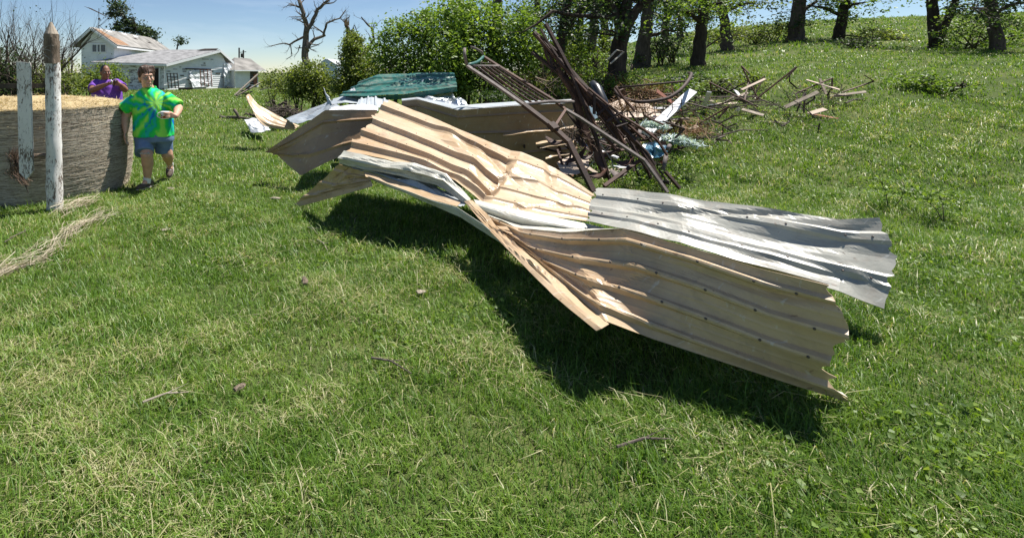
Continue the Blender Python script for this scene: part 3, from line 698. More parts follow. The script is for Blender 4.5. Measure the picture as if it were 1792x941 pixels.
# ------------------------------------------------------------------ hay bale, fence post and picket
def mat_bale():
    m = N('net_wrapped_hay'); v = m.coord(scale=(1, 1, 1))
    lines = m.noise(m.coord(scale=(6, 6, 26)), 3.0, 5, 0.7, 0.5)
    straw = m.noise(m.coord(scale=(14, 14, 34)), 2.6, 5, 0.75, 0.8)
    big = m.noise(v, 1.6, 4)
    f = m.math('ADD', m.math('MULTIPLY', lines, 0.55), m.math('MULTIPLY', straw, 0.45))
    col = m.ramp(f, [(0.36, (0.12, 0.09, 0.062)), (0.46, (0.29, 0.235, 0.17)), (0.54, (0.42, 0.35, 0.27)), (0.66, (0.56, 0.49, 0.40))])
    col = m.mix(m.math('MULTIPLY', big, 0.3), col, (0.26, 0.20, 0.14))
    m.bump(f, 0.5, 0.02); return m.fin(col, 0.9, 0.12)
def build_bale():
    cx, cy = BALE_C; t = thing('hay_bale', 'large round net wrapped hay bale standing on end beside the fence post', 'hay bale', (cx, cy, 0))
    nA, nZ = 220, 70; V = []
    for i in range(nZ + 1):
        z = i / nZ * 1.17
        for k in range(nA):
            a = 2 * math.pi * k / nA
            r = BALE_R - 0.075 * (abs(z - .55) / .6) ** 2.4 + 0.012 * noise.noise(Vector((math.cos(a) * 4, math.sin(a) * 4, z * 14)))
            if z > 1.12: r -= (z - 1.12) * .9
            V.append((cx + r * math.cos(a), cy + r * math.sin(a), z - .02))
    F_ = [(i * nA + k, i * nA + (k + 1) % nA, (i + 1) * nA + (k + 1) % nA, (i + 1) * nA + k) for i in range(nZ) for k in range(nA)]
    b = MB(); b.add(V, F_); b.build('wrapped_side', mat_bale(), t, True)
    V = [(cx, cy, 1.26)]; nr = 16
    for i in range(1, nr + 1):
        for k in range(nA):
            a = 2 * math.pi * k / nA; r = (BALE_R - .055) * i / nr
            x, y = cx + r * math.cos(a), cy + r * math.sin(a)
            V.append((x, y, 1.26 - .115 * (i / nr) ** 2.5 + (.035 * noise.noise(Vector((x * 3, y * 3, 0))) + .02 * noise.noise(Vector((x * 11, y * 11, 0)))) * (1 - (i / nr) ** 6)))
    F_ = [(0, 1 + k, 1 + (k + 1) % nA) for k in range(nA)] + [(1 + (i - 1) * nA + k, 1 + i * nA + k, 1 + i * nA + (k + 1) % nA, 1 + (i - 1) * nA + (k + 1) % nA) for i in range(1, nr) for k in range(nA)]
    m = N('loose_hay_top'); v = m.coord(); f = m.noise(v, 24, 6, 0.75, 1.0)
    m.bump(f, .8, .03); hm = m.fin(m.ramp(f, [(.3, (.26, .19, .10)), (.5, (.46, .36, .20)), (.7, (.62, .52, .33))]), .9, .1)
    b = MB(); b.add(V, F_); b.build('hay_top', hm, t, True)
    rng = np.random.default_rng(11); n = 9000
    a = rng.uniform(0, 6.283, n); r = BALE_R * np.sqrt(rng.uniform(0, 1, n)) * .99
    base = np.stack([cx + r * np.cos(a), cy + r * np.sin(a), 1.245 - .115 * (r / BALE_R) ** 2.5], 1)
    o = blades_mesh('loose_straw', base, rng.uniform(.012, .05, n) * np.where(rng.uniform(0, 1, n) < .03, 2.6, 1), rng.uniform(.003, .006, n), rng.uniform(1, 5, n), rng.uniform(0, 6.28, n), rng.uniform(.2, 1.0, n), rng.uniform(0, 1, n), M['straw'], t); o['kind'] = 'stuff'
    # straw and twine strands lying round the wrapped side
    def strands(nm, n, l0, l1, w, out, mat, lo, hi):
        a = rng.uniform(math.pi * .85, math.pi * 2.25, n); z = rng.uniform(.015, 1.15, n); r = BALE_R - 0.075 * (np.abs(z - .55) / .6) ** 2.4 + rng.uniform(.004, out, n)
        L = rng.uniform(l0, l1, n); tl = rng.normal(0, .075, n); ww = w * rng.uniform(.6, 1.5, n) / 2; V = []
        for k in (-.5, 0, .5):
            da = L * k / BALE_R; zz = z + L * k * tl + np.where(k == 0, rng.normal(0, .004, n), 0)
            for sgn in (-1, 1): V.append(np.stack([cx + r * np.cos(a + da), cy + r * np.sin(a + da), zz + sgn * ww], 1))
        V = np.stack(V, 1).reshape(-1, 3); k = np.arange(n)[:, None] * 6; Lp = np.concatenate([k + np.array([[0, 2, 3, 1]]), k + np.array([[2, 4, 5, 3]])], 1).ravel()
        o = np_mesh(nm, V, Lp, np.arange(2 * n) * 4, np.full(2 * n, 4), M[mat], t, {'rnd': np.repeat(rng.uniform(lo, hi, n), 6)}); o['kind'] = 'stuff'
    strands('side_straw', 30000, .05, .2, .0036, .012, 'baleside', 0, 1); strands('twine_wrap', 1500, .25, .6, .005, .022, 'baleside', .7, 1)
    n = 1500; a = rng.uniform(math.pi * .9, math.pi * 2.2, n); z = rng.uniform(.02, 1.14, n)   # stalks poking out of the wrap
    base = np.stack([cx + (BALE_R - .01) * np.cos(a), cy + (BALE_R - .01) * np.sin(a), z], 1)
    o = blades_mesh('stalk_ends', base, rng.uniform(.01, .05, n), rng.uniform(.003, .006, n), rng.uniform(-1, 2.5, n), a + rng.normal(0, 1.2, n), rng.uniform(.3, 1.4, n), rng.uniform(0, .8, n), M['drygrass'], t); o['kind'] = 'stuff'
build_bale()

def build_fence():
    t = thing('wooden_fence', 'white flaking fence post with pointed top, rails and one hanging picket', 'fence', tuple(at(96, 372, 5.92)))
    Y = 5.92; base = at(96, 374, Y); base.z = -.05
    top = at(90, 60, Y); paint = at(92, 110, Y)
    def post(b, p, q, n, r0, r1, wob, seed, nseg=26):
        vs = []; k = 18
        for i in range(nseg + 1):
            c = p.lerp(q, i / nseg); rr = r0 + (r1 - r0) * i / nseg
            for j in range(k):
                a = 2 * math.pi * j / k; d = Vector((math.cos(a), math.sin(a), 0))
                s = rr * (1 + wob * noise.noise(Vector((math.cos(a) * 1.5, math.sin(a) * 1.5, c.z * 5 + seed))) + wob * .5 * noise.noise(Vector((math.cos(a) * 4, math.sin(a) * 4, c.z * 14 + seed))))
                vs.append(c + d * s)
        b.add(vs, [(i * k + j, i * k + (j + 1) % k, (i + 1) * k + (j + 1) % k, (i + 1) * k + j) for i in range(nseg) for j in range(k)])
        return vs[-k:]
    b = MB(); post(b, base, paint, 30, .088, .078, .12, 1); b.build('post', M['paintwood'], t, True)
    b = MB(); post(b, paint - Vector((0, 0, .01)), top, 14, .081, .077, .14, 5)
    b.build('bark_section', M['postbark'], t, True)
    b = MB(); tip = at(89, 39, Y); k = 12
    vs = [top + Vector((math.cos(a), math.sin(a), 0)) * .074 for a in [2 * math.pi * j / k for j in range(k)]] + [tip + Vector((math.cos(2 * math.pi * j / k), math.sin(2 * math.pi * j / k), 0)) * .012 for j in range(k)]
    b.add(vs, [(j, (j + 1) % k, k + (j + 1) % k, k + j) for j in range(k)] + [tuple(range(k, 2 * k))]); b.build('pointed_top', M['plank'], t)
    b = MB(); R = random.Random(2)
    for k in range(3):
        pts = [Vector((base.x - .01 + .083 * math.cos(a), Y + .083 * math.sin(a), 1.86 - k * .05 + .05 * math.sin(a * 1.5 + k))) for a in [i * .4 + 2.6 for i in range(12)]]
        pts = [p + Vector((at(91, 80, Y).x - base.x, 0, 0)) for p in pts]; b.tube(pts, .004, 4)
    b.build('twine', M['palewire'], t)
    # picket
    b = MB(); Yp = 5.86; P = [at(28.5, 108, Yp), at(52, 110, Yp), at(57.5, 300, Yp), at(46, 314, Yp), at(33.5, 302, Yp)]
    b.slab([P[4], P[3], P[2], P[1], P[0]], .028); b.build('picket', M['paintwood'], t)
    # rails behind
    b = MB(); b.bar(at(-60, 152, 6.05), at(84, 150, 6.0), .05, .055); b.build('rail', M['bark'], t)
    b = MB(); b.tube([at(34, 274, 5.92), at(60, 273, 5.93), at(90, 272, 5.95)], [.028, .026, .028], 8); b.build('rail', M['postbark'], t)
    r = thing('root_clump', 'dark dried root clump hanging behind the bottom of the white picket', 'roots', tuple(at(28, 300, 5.95)))
    o = fibres('root_fibres', [at(24, 268, 5.97), at(27, 285, 5.97), at(25, 305, 5.97), at(45, 322, 5.97)], .035, 260, .12, .004, M['roots'], r, 3, 0); o['kind'] = 'stuff'
    b = MB(); b.tube([at(20, 268, 5.97), at(28, 280, 5.97), at(40, 312, 5.97), at(50, 338, 5.97)], [.012, .02, .012, .003], 6); b.build('main_root', M['barkdark'], r)
build_fence()

# ------------------------------------------------------------------ torn metal sheets
def build_sheets():
    # main ribbed tan sheet in the sun
    s1 = sheet('ribbed_metal_sheet', [
        [(680, 175, 7.0), (740, 200, 6.7), (800, 225, 6.4), (850, 246, 6.1), (894, 264, 5.85), (912, 266, 5.8), (955, 284, 5.62), (1000, 312, 5.45), (1040, 341, 5.3)],
        [(655, 200, 6.55), (715, 222, 6.25), (780, 248, 5.9), (835, 272, 5.65), (884, 302, 5.42), (900, 292, 5.40), (945, 307, 5.32), (990, 328, 5.18), (1038, 352, 5.05)],
        [(640, 222, 6.15), (695, 244, 5.87), (758, 270, 5.57), (818, 298, 5.28), (866, 338, 5.06), (884, 318, 5.1), (930, 330, 5.03), (980, 346, 4.92), (1035, 364, 4.82)],
        [(622, 244, 5.78), (680, 262, 5.53), (748, 286, 5.22), (808, 314, 4.98), (854, 352, 4.86), (872, 338, 4.88), (918, 350, 4.80), (975, 363, 4.7), (1032, 376, 4.6)],
        [(602, 264, 5.42), (668, 277, 5.2), (735, 290, 5.0), (795, 315, 4.82), (840, 353, 4.66), (858, 356, 4.63), (905, 368, 4.55), (965, 379, 4.47), (1030, 388, 4.4)]],
        ('tan', 'cream'), 'big sunlit tan ribbed metal sheet with a deep crease, front of the heap', ribs=4, rh=.058, rib_w=.34, dent=.005, creases=9, amp=.032, cw=(.02, .07), seed=3, flip=True, jag=.03, nu=90, nv=80, ribfade=(.5, .62, .35), screws=((.125, .375, .625, .875), 9))
    # its curled lip, pale underside showing
    sheet('folded_lip', [
        [(602, 264, 5.41), (664, 278, 5.2), (725, 286, 5.03), (781, 304, 4.87), (823, 349, 4.65)],
        [(592, 277, 5.33), (650, 289, 5.12), (712, 299, 4.93), (776, 316, 4.77), (820, 353, 4.58)],
        [(594, 286, 5.37), (640, 297, 5.2), (690, 306, 5.0), (765, 325, 4.85), (815, 356, 4.62)]],
        ('cream', 'cream'), parent=s1, dent=.018, creases=12, amp=.035, cw=(.03, .12), seed=12, nu=60, nv=16)
    sheet('flange', [
        [(829, 349, 4.58), (890, 364, 4.45), (946, 376, 4.36), (1000, 386, 4.28), (1056, 397, 4.2)],
        [(836, 362, 4.50), (892, 379, 4.37), (948, 391, 4.27), (1002, 400, 4.2), (1057, 406, 4.14)],
        [(850, 380, 4.52), (900, 396, 4.4), (951, 404, 4.3), (1003, 410, 4.24), (1057, 414, 4.18)]],
        ('cream', 'tan'), parent=s1, dent=.008, creases=2, amp=.012, seed=5, nu=36, nv=10, smooth=True, flip=True)
    # tent shaped sheet in front with a corner on the grass
    s2 = sheet('bent_metal_sheet', [
        [(592, 287, 5.45), (625, 296, 5.32), (655, 309, 5.15)],
        [(571, 308, 5.7), (598, 315, 5.5), (650, 316, 5.15)],
        [(546, 330, 5.95), (575, 333, 5.7), (648, 320, 5.12)],
        [(514, 358, 6.2), (560, 346, 5.85), (648, 322, 5.10)]],
        ('tan', 'cream'), 'tan sheet bent like a tent in front, one corner touching the grass', ribs=3, rh=.02, dent=.014, creases=7, amp=.03, cw=(.03, .12), seed=8, flip=True, jag=.05, nu=30)
    sheet('flange', [[(513, 357, 6.19), (560, 341, 5.8), (650, 317, 5.09)], [(524, 361, 6.06), (566, 350, 5.72), (652, 326, 5.04)]], ('tan', 'cream'), parent=s2, dent=.006, creases=1, amp=.01, seed=2, nu=24, nv=4)
    sheet('inner_face', [
        [(604, 284, 5.6), (680, 300, 5.35), (760, 326, 5.0), (818, 353, 4.65)],
        [(622, 297, 5.4), (690, 312, 5.2), (765, 340, 4.85), (812, 357, 4.55)],
        [(638, 300, 5.2), (700, 320, 4.98), (770, 346, 4.66), (806, 358, 4.5)]], ('greysheet', 'cream'), parent=s2, dent=.03, creases=5, amp=.05, seed=21, nu=36, nv=16)
    sheet('front_strip', [
        [(636, 299, 5.17), (700, 319, 4.95), (760, 340, 4.68), (806, 355, 4.5)],
        [(640, 309, 5.06), (700, 330, 4.85), (757, 350, 4.6), (800, 362, 4.44)]], ('tan', 'cream'), parent=s2, dent=.008, creases=2, amp=.012, seed=6, nu=30, nv=5)
    sheet('hanging_flange', [
        [(642, 309, 5.05), (700, 330, 4.84), (757, 350, 4.59), (800, 362, 4.43), (845, 392, 4.1), (885, 425, 3.80)],
        [(655, 318, 5.06), (705, 338, 4.86), (760, 360, 4.61), (806, 380, 4.40), (848, 406, 4.1), (886, 432, 3.80)]], ('cream', 'cream'), parent=s2, dent=.012, creases=3, amp=.02, seed=16, nu=40, nv=6)
    # nearest sheet: steep shaded face with a folded sunlit edge
    s5 = sheet('near_metal_sheet', [
        [(840, 372, 4.42), (905, 400, 3.95), (985, 408, 3.4), (1090, 401, 2.95), (1200, 430, 2.68), (1330, 470, 2.5), (1455, 500, 2.32)],
        [(868, 398, 4.1), (925, 432, 3.62), (1010, 450, 3.12), (1110, 458, 2.82), (1215, 490, 2.62), (1345, 540, 2.46), (1490, 578, 2.3)],
        [(885, 412, 3.92), (950, 458, 3.38), (1035, 500, 2.86), (1130, 528, 2.7), (1225, 560, 2.58), (1350, 606, 2.46), (1455, 640, 2.35)],
        [(905, 428, 3.74), (975, 490, 3.1), (1060, 562, 2.62), (1140, 592, 2.62), (1232, 622, 2.56), (1355, 662, 2.47), (1490, 705, 2.42)]],
        ('tan', 'cream'), 'nearest tan ribbed sheet with its steep face in shade', ribs=4, rh=.030, rib_w=.26, dent=.005, creases=4, amp=.025, cw=(.02, .06), seed=31, flip=True, nu=70, jag=.05, screws=((.125, .375, .625), 8))
    sheet('folded_edge', [
        [(827, 350, 4.55), (870, 394, 4.1), (904, 426, 3.73), (958, 474, 3.22), (1002, 514, 2.9), (1066, 566, 2.60)],
        [(819, 350, 4.50), (861, 394, 4.06), (894, 427, 3.70), (944, 473, 3.18), (986, 516, 2.86), (1052, 574, 2.56)],
        [(812, 352, 4.52), (850, 396, 4.08), (882, 430, 3.72), (930, 478, 3.20), (970, 518, 2.88), (1043, 578, 2.57)]], ('tan', 'cream'), parent=s5, dent=.010, creases=9, amp=.022, cw=(.02, .06), seed=41, nu=70, nv=10)
    sheet('sun_block_strip', [[(838, 371, 4.42), (905, 399, 3.96), (985, 407, 3.41), (1090, 400, 2.96), (1200, 429, 2.69), (1330, 469, 2.51), (1450, 499, 2.34)], [(850, 372, 4.75), (910, 392, 4.45), (985, 402, 4.1), (1085, 402, 3.65), (1190, 432, 3.3), (1320, 478, 3.05), (1440, 512, 2.9)]], ('tan', 'cream'), parent=s5, dent=.012, creases=4, amp=.02, seed=45, nu=40, nv=10)  # added strip, mostly hidden, keeps sun off the ground under the sheet
    sheet('bent_tab', [[(868, 394, 4.0), (905, 397, 3.95), (950, 405, 3.85)], [(880, 402, 3.92), (915, 417, 3.82), (935, 414, 3.80)]], ('tan', 'cream'), parent=s5, dent=.01, creases=1, seed=7, nu=16, nv=8)
    # pale sheet at the right
    sheet('pale_metal_sheet', [
        [(1040, 329, 4.46), (1120, 334, 4.24), (1200, 345, 4.0), (1330, 362, 3.68), (1470, 384, 3.38), (1540, 380, 3.28)],
        [(1032, 356, 4.32), (1115, 366, 4.1), (1195, 384, 3.86), (1325, 410, 3.56), (1475, 440, 3.28), (1575, 455, 3.12)],
        [(1024, 386, 4.18), (1095, 400, 3.92), (1190, 424, 3.66), (1320, 465, 3.38), (1470, 508, 3.12), (1548, 540, 3.0)]],
        ('palesheet', 'tan'), 'pale off-white ribbed sheet behind the nearest tan sheet', ribs=2, rh=.014, rib_w=.3, dent=.010, creases=6, amp=.03, cw=(.03, .12), seed=51, nu=60, wave=.006, jag=.05, screws=((.25, .75), 8))
    # shaded tan sheet leaning at the left of the heap, shade put into its colour
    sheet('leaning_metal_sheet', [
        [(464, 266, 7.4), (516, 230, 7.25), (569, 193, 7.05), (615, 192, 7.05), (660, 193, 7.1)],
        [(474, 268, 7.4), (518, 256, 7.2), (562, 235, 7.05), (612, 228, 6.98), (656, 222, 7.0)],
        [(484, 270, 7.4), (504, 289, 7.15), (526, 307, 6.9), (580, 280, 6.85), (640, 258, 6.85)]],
        ('shadetan', 'greysheet'), 'shaded tan folded sheet leaning at the left end of the heap', ribs=2, rh=.02, rib_w=.12, dent=.010, creases=2, amp=.02, seed=61, nu=40, flip=True, screws=((.3, .75), 7))
    # curled tan sheet further left
    sheet('curled_metal_sheet', [
        [(436, 165, 11.2), (453, 183, 11.1), (489, 203, 11.0), (524, 221, 10.9)],
        [(431, 168, 11.0), (446, 193, 10.8), (478, 212, 10.8), (519, 224, 10.8)],
        [(433, 178, 10.9), (451, 208, 10.6), (468, 222, 10.7), (515, 228, 10.8)]],
        ('tan', 'cream'), 'narrow curled tan sheet sticking up beside the brush pile', dent=.012, creases=3, amp=.02, seed=71, smooth=True, nu=30, nv=14, ribs=2, rh=.012)
    sheet('torn_white_sheet', [[(427, 210, 14.0), (445, 206, 13.8), (466, 214, 13.0)], [(432, 219, 13.0), (450, 224, 12.4), (470, 222, 12.2)], [(440, 233, 12.4), (452, 231, 12.0), (474, 228, 11.8)]],
          ('whitesheet', 'whitesheet'), 'torn white sheet on the grass under the curled tan sheet', dent=.03, creases=5, amp=.06, seed=81, nu=18, nv=14, jag=.1)
    sheet('blue_grey_sheet', [[(500, 208, 11.2), (535, 194, 10.8), (568, 181, 10.3), (580, 176, 10.2)], [(507, 213, 10.4), (540, 203, 10.0), (572, 189, 9.6), (590, 183, 9.5)], [(520, 217, 9.8), (548, 207, 9.4), (578, 195, 9.0), (600, 189, 8.9)]],
          ('greysheet', 'greysheet'), 'flat blue grey sheet lying behind the leaning shaded tan sheet', dent=.015, creases=3, amp=.03, seed=91, nu=30, nv=14, jag=.03)
    sheet('white_torn_strip', [[(566, 152, 9.6), (569, 165, 9.5), (574, 178, 9.4), (566, 192, 9.3)], [(573, 166, 9.5), (577, 172, 9.4), (582, 184, 9.3), (576, 195, 9.2)]], ('whitesheet', 'greysheet'), 'small twisted grey white strip standing on the blue grey sheet', dent=.02, creases=3, amp=.03, seed=95, nu=16, nv=6)
    sheet('grey_metal_sheet', [[(583, 173, 10.0), (605, 168, 10.0), (640, 170, 10.0)], [(578, 184, 9.6), (603, 180, 9.5), (640, 182, 9.4)]], ('greysheet', 'greysheet'), 'grey sheet under the left end of the green sheet', dent=.012, creases=2, amp=.02, seed=101, nu=24, nv=10)
    sheet('grey_ribbed_sheet', [[(628, 174, 9.3), (650, 170, 9.3), (680, 176, 9.2)], [(622, 188, 8.7), (650, 186, 8.6), (682, 190, 8.5)]], ('greysheet', 'greysheet'), 'grey ribbed sheet under the middle of the green sheet', ribs=4, ribdir='u', rh=.03, dent=.01, creases=1, seed=103, nu=50, nv=8)
    sheet('white_metal_sheet', [[(580, 190, 8.4), (622, 183, 8.6), (662, 187, 8.3)], [(576, 194, 7.12), (616, 193, 7.1), (662, 194, 7.12)]], ('whitesheet', 'whitesheet'), 'bright white crumpled strip along the top of the leaning shaded tan sheet', dent=.03, creases=5, amp=.04, seed=111, nu=28, nv=10)
    # green sheet on top
    g = sheet('green_metal_sheet', [
        [(634, 142, 10.7), (661, 131, 10.7), (750, 127, 10.7), (795, 128, 10.4)],
        [(615, 155, 10.2), (650, 148, 10.1), (748, 142, 10.0), (798, 141, 9.9)],
        [(594, 168, 9.8), (640, 168, 9.5), (705, 165, 9.3), (800, 152, 9.4)]],
        ('green', 'greysheet'), 'dark green ribbed metal sheet on top of the heap', ribs=3, rh=.03, rib_w=.28, dent=.010, creases=5, amp=.04, cw=(.03, .1), seed=121, flip=True, nu=44)
    sheet('folded_edge', [[(594, 168, 9.8), (640, 169, 9.5), (705, 166, 9.3), (800, 153, 9.4)], [(612, 170, 9.85), (655, 176, 9.55), (706, 174, 9.35), (800, 160, 9.45)]], ('green', 'greysheet'), parent=g, dent=.008, creases=2, amp=.015, seed=123, nu=36, nv=5)
    sheet('torn_scrap', [[(612, 157, 9.95), (620, 153, 9.95)], [(613, 164, 9.85), (624, 162, 9.8)]], ('whitesheet', 'whitesheet'), parent=g, dent=.02, creases=2, amp=.03, seed=125, nu=8, nv=6)
    sheet('silver_foil_sheet', [[(728, 168, 9.6), (790, 162, 9.6), (806, 172, 9.3)], [(735, 180, 9.0), (790, 178, 8.9), (818, 184, 8.7)], [(740, 188, 8.6), (795, 190, 8.5), (826, 187, 8.4)]], ('foil', 'foil'), 'crinkled silver foil sheet behind the long tan wall sheet', dent=.05, creases=9, amp=.07, seed=131, nu=36, nv=22)
    # long tan wall sheet behind, in shade
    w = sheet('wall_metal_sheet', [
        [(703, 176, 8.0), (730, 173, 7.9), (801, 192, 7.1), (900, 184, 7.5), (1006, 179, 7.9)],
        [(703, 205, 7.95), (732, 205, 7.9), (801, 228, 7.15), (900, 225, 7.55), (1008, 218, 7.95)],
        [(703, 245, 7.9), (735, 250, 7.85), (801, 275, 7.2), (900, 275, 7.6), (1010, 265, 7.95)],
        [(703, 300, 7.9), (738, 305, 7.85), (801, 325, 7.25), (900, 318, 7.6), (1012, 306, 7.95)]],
        ('shadetan', 'cream'), 'long shaded tan wall sheet standing behind the big sunlit sheet', ribs=4, rh=.022, rib_w=.16, dent=.008, creases=2, amp=.02, seed=141, nu=70)
    sheet('top_flange', [[(703, 173, 8.25), (731, 170, 8.15), (802, 185, 7.4), (900, 177, 7.8), (1006, 174, 8.15)], [(703, 177, 7.98), (730, 174, 7.88), (801, 193, 7.08), (900, 185, 7.48), (1006, 180, 7.88)]], ('greysheet', 'tan'), parent=w, dent=.006, creases=1, amp=.01, seed=143, nu=50, nv=4)
    for i, (x0, y0, x1, y1) in enumerate(((880, 236, 1004, 222), (938, 250, 1000, 243), (945, 258, 1004, 248), (955, 276, 1004, 266))):
        sheet('bent_rib', [[(x0, y0 - 1.5, 7.45), (x1, y1 - 1.5, 7.83)], [(x0, y0 + 1.5, 7.36), (x1, y1 + 1.5, 7.74)]], ('tan', 'tan'), parent=w, dent=.02, creases=2, amp=.015, seed=150 + i, nu=24, nv=3, world=False)
    # tan boards lying in the sun under the iron frames
    q = sheet('tan_board', [[(1066, 182, 10.3), (1090, 172, 10.6), (1130, 178, 10.6)], [(1076, 205, 9.3), (1115, 205, 9.4), (1162, 204, 9.6)]], ('slab', 'slab'), 'tan board lying in the sun under the big iron hoop', 'board', dent=.01, creases=2, amp=.02, seed=161, nu=14, nv=10, th=.02)
    sheet('tan_scrap_sheet', [[(974, 284, 7.1), (1000, 272, 7.3), (1031, 274, 7.2)], [(984, 305, 6.75), (1010, 306, 6.75), (1030, 290, 6.95)]], ('slab', 'tan'), 'sunlit tan scrap under the rusty shovels', dent=.02, creases=3, amp=.03, seed=163, nu=14, nv=10)
    sheet('white_scrap', [[(1072, 290, 6.9), (1100, 286, 7.0)], [(1082, 294, 6.8), (1104, 293, 6.85)]], ('whitesheet', 'whitesheet'), 'small white scrap lying among the rusty shovels', 'scrap', dent=.015, creases=2, amp=.02, seed=165, nu=10, nv=6)
build_sheets()
# ------------------------------------------------------------------ rusty implements
def part_tube(parent, name, pts, r, mat, n=7, up=None):
    b = MB(); b.tube([at(*p) if not isinstance(p, Vector) else p for p in pts], r, n); return b.build(name, M[mat], parent, n > 6)
def part_bar(parent, name, pts, w, h, mat, up=(0, -.6, .8)):
    b = MB(); P = [at(*p) if not isinstance(p, Vector) else p for p in pts]
    for p, q in zip(P, P[1:]): b.bar(p, q, w * .74, h * .74, up)
    return b.build(name, M[mat], parent)
def build_iron():
    t = thing('hay_rake_frame', 'ladder-like rusty iron rack with thin slats slanting over the tan sheets', 'iron frame', tuple(at(1040, 336, 5.6)))
    A = [(817, 115, 6.9), (866, 148, 6.6), (916, 183, 6.3), (967, 222, 6.0), (996, 249, 5.85), (1039, 336, 5.5)]
    part_bar(t, 'side_rail', A[:3], .055, .045, 'wornsteel'); part_bar(t, 'side_rail', A[2:], .075, .06, 'rust')
    Bp = [(846, 99, 7.5), (871, 115, 7.4), (970, 176, 7.0), (990, 192, 6.9), (1014, 206, 6.8), (1128, 281, 6.4), (1168, 337, 6.2)]
    part_bar(t, 'side_rail', Bp[:4], .045, .04, 'rust2'); part_bar(t, 'side_rail', Bp[3:], .05, .045, 'wornsteel')
    part_tube(t, 'cross_bar', [(829, 116, 6.85), (874, 116, 7.3)], .018, 'wornsteel'); part_tube(t, 'cross_bar', [(916, 184, 6.3), (960, 178, 6.75), (1004, 178, 7.1)], .022, 'wornsteel')
    for k in range(5):
        f = (k + .6) / 5.4
        p = Vector(at(829, 116, 6.85)).lerp(at(874, 116, 7.3), f); q = Vector(at(916, 184, 6.3)).lerp(at(972, 178, 6.95), f)
        b = MB(); b.tube([p, p.lerp(q, .5) + Vector((0, 0, -.01)), q], .014, 6); b.build('slat', M['rust2' if k % 2 else 'rust'], t)
    part_tube(t, 'curved_brace', [(818, 114, 6.9), (826, 112, 7.05), (834, 109.5, 7.2), (840, 105.5, 7.4), (846, 99, 7.5)], .022, 'tealpipe')
    part_tube(t, 'hook', [(813, 85, 6.95), (813, 97, 6.9), (817, 113, 6.9)], .022, 'wornsteel'); part_tube(t, 'hook', [(824, 82, 7.3), (832, 85, 7.35), (843, 91, 7.5), (847, 99, 7.5)], [.014, .018, .018, .014], 'wornsteel')
    part_bar(t, 'link', [(990, 192, 6.9), (971, 221, 6.0)], .04, .03, 'rust2')
    part_bar(t, 'clamp', [(963, 217, 6.02), (973, 227, 5.95)], .11, .09, 'rust')

    t = thing('rusty_harrow', 'tall bundle of dark rusty iron beams crossing at the right of the heap', 'iron frame', tuple(at(1165, 332, 6.6)))
    D = 7.1
    for pts, w, h, m in (
        ([(934, 57, 7.6), (1000, 126, 7.3), (1062, 194, 7.0)], .07, .07, 'rust'), ([(1062, 194, 7.0), (1121, 258, 6.8), (1164, 332, 6.6)], .07, .065, 'rust'),
        ([(955, 42, 7.5), (996, 120, 7.25), (1034, 185, 7.1)], .06, .06, 'rust'), ([(931, 91, 7.5), (974, 126, 7.3), (1008, 150, 7.2)], .065, .05, 'rust'),
        ([(940, 63, 7.45), (990, 122, 7.25), (1046, 182, 7.05), (1092, 250, 6.9)], .04, .05, 'rust2'), ([(964, 95, 7.4), (1012, 140, 7.2), (1062, 188, 7.05)], .04, .035, 'rust'),
        ([(975, 120, 7.3), (1008, 170, 7.2), (1024, 228, 7.1), (1045, 275, 7.0), (1062, 312, 6.9)], .10, .06, 'rust2'), ([(985, 128, 7.3), (1003, 158, 7.25), (1020, 240, 7.15)], .12, .04, 'rust'),
        ([(1001, 133, 7.2), (1030, 205, 7.05), (1068, 316, 6.85)], .05, .045, 'rust'), ([(1020, 158, 7.15), (1062, 214, 7.0), (1094, 252, 6.9)], .05, .05, 'rust'),
        ([(1030, 155, 7.1), (1084, 200, 6.95), (1126, 226, 6.85), (1150, 245, 6.8), (1168, 272, 6.75)], .035, .035, 'rust2')):
        part_bar(t, 'beam', pts, w, h, m)
    RB = random.Random(77)
    for k in range(26):
        f = RB.random(); x = 945 + 190 * f + RB.gauss(0, 14); y = 75 + 200 * f + RB.gauss(0, 22); L = RB.uniform(25, 75); a = .92 + RB.gauss(0, .28); Yk = 7.5 - .7 * f + RB.uniform(-.15, .2)
        mx, my = x + L * .5 * math.cos(a) + RB.gauss(0, 2), y + L * .5 * math.sin(a); x1, y1 = x + L * math.cos(a), min(318, y + L * math.sin(a))
        part_bar(t, 'rod', [(x, y, Yk), (mx, min(318, my), Yk - .05), (x1, y1, Yk - .1)], RB.uniform(.02, .04), RB.uniform(.02, .035), RB.choice(('rust', 'rust2', 'rust')))
    for pts in ([(965, 86, 7.4), (965, 118, 7.35)], [(1045, 202, 7.0), (1066, 184, 7.0)], [(1062, 214, 6.95), (1083, 198, 6.95)], [(1040, 165, 7.05), (1040, 200, 7.0)], [(1158, 318, 6.6), (1171, 320, 6.55)], [(1078, 222, 6.9), (1098, 215, 6.9)]):
        part_bar(t, 'cross_link', pts, .045, .04, 'rust')
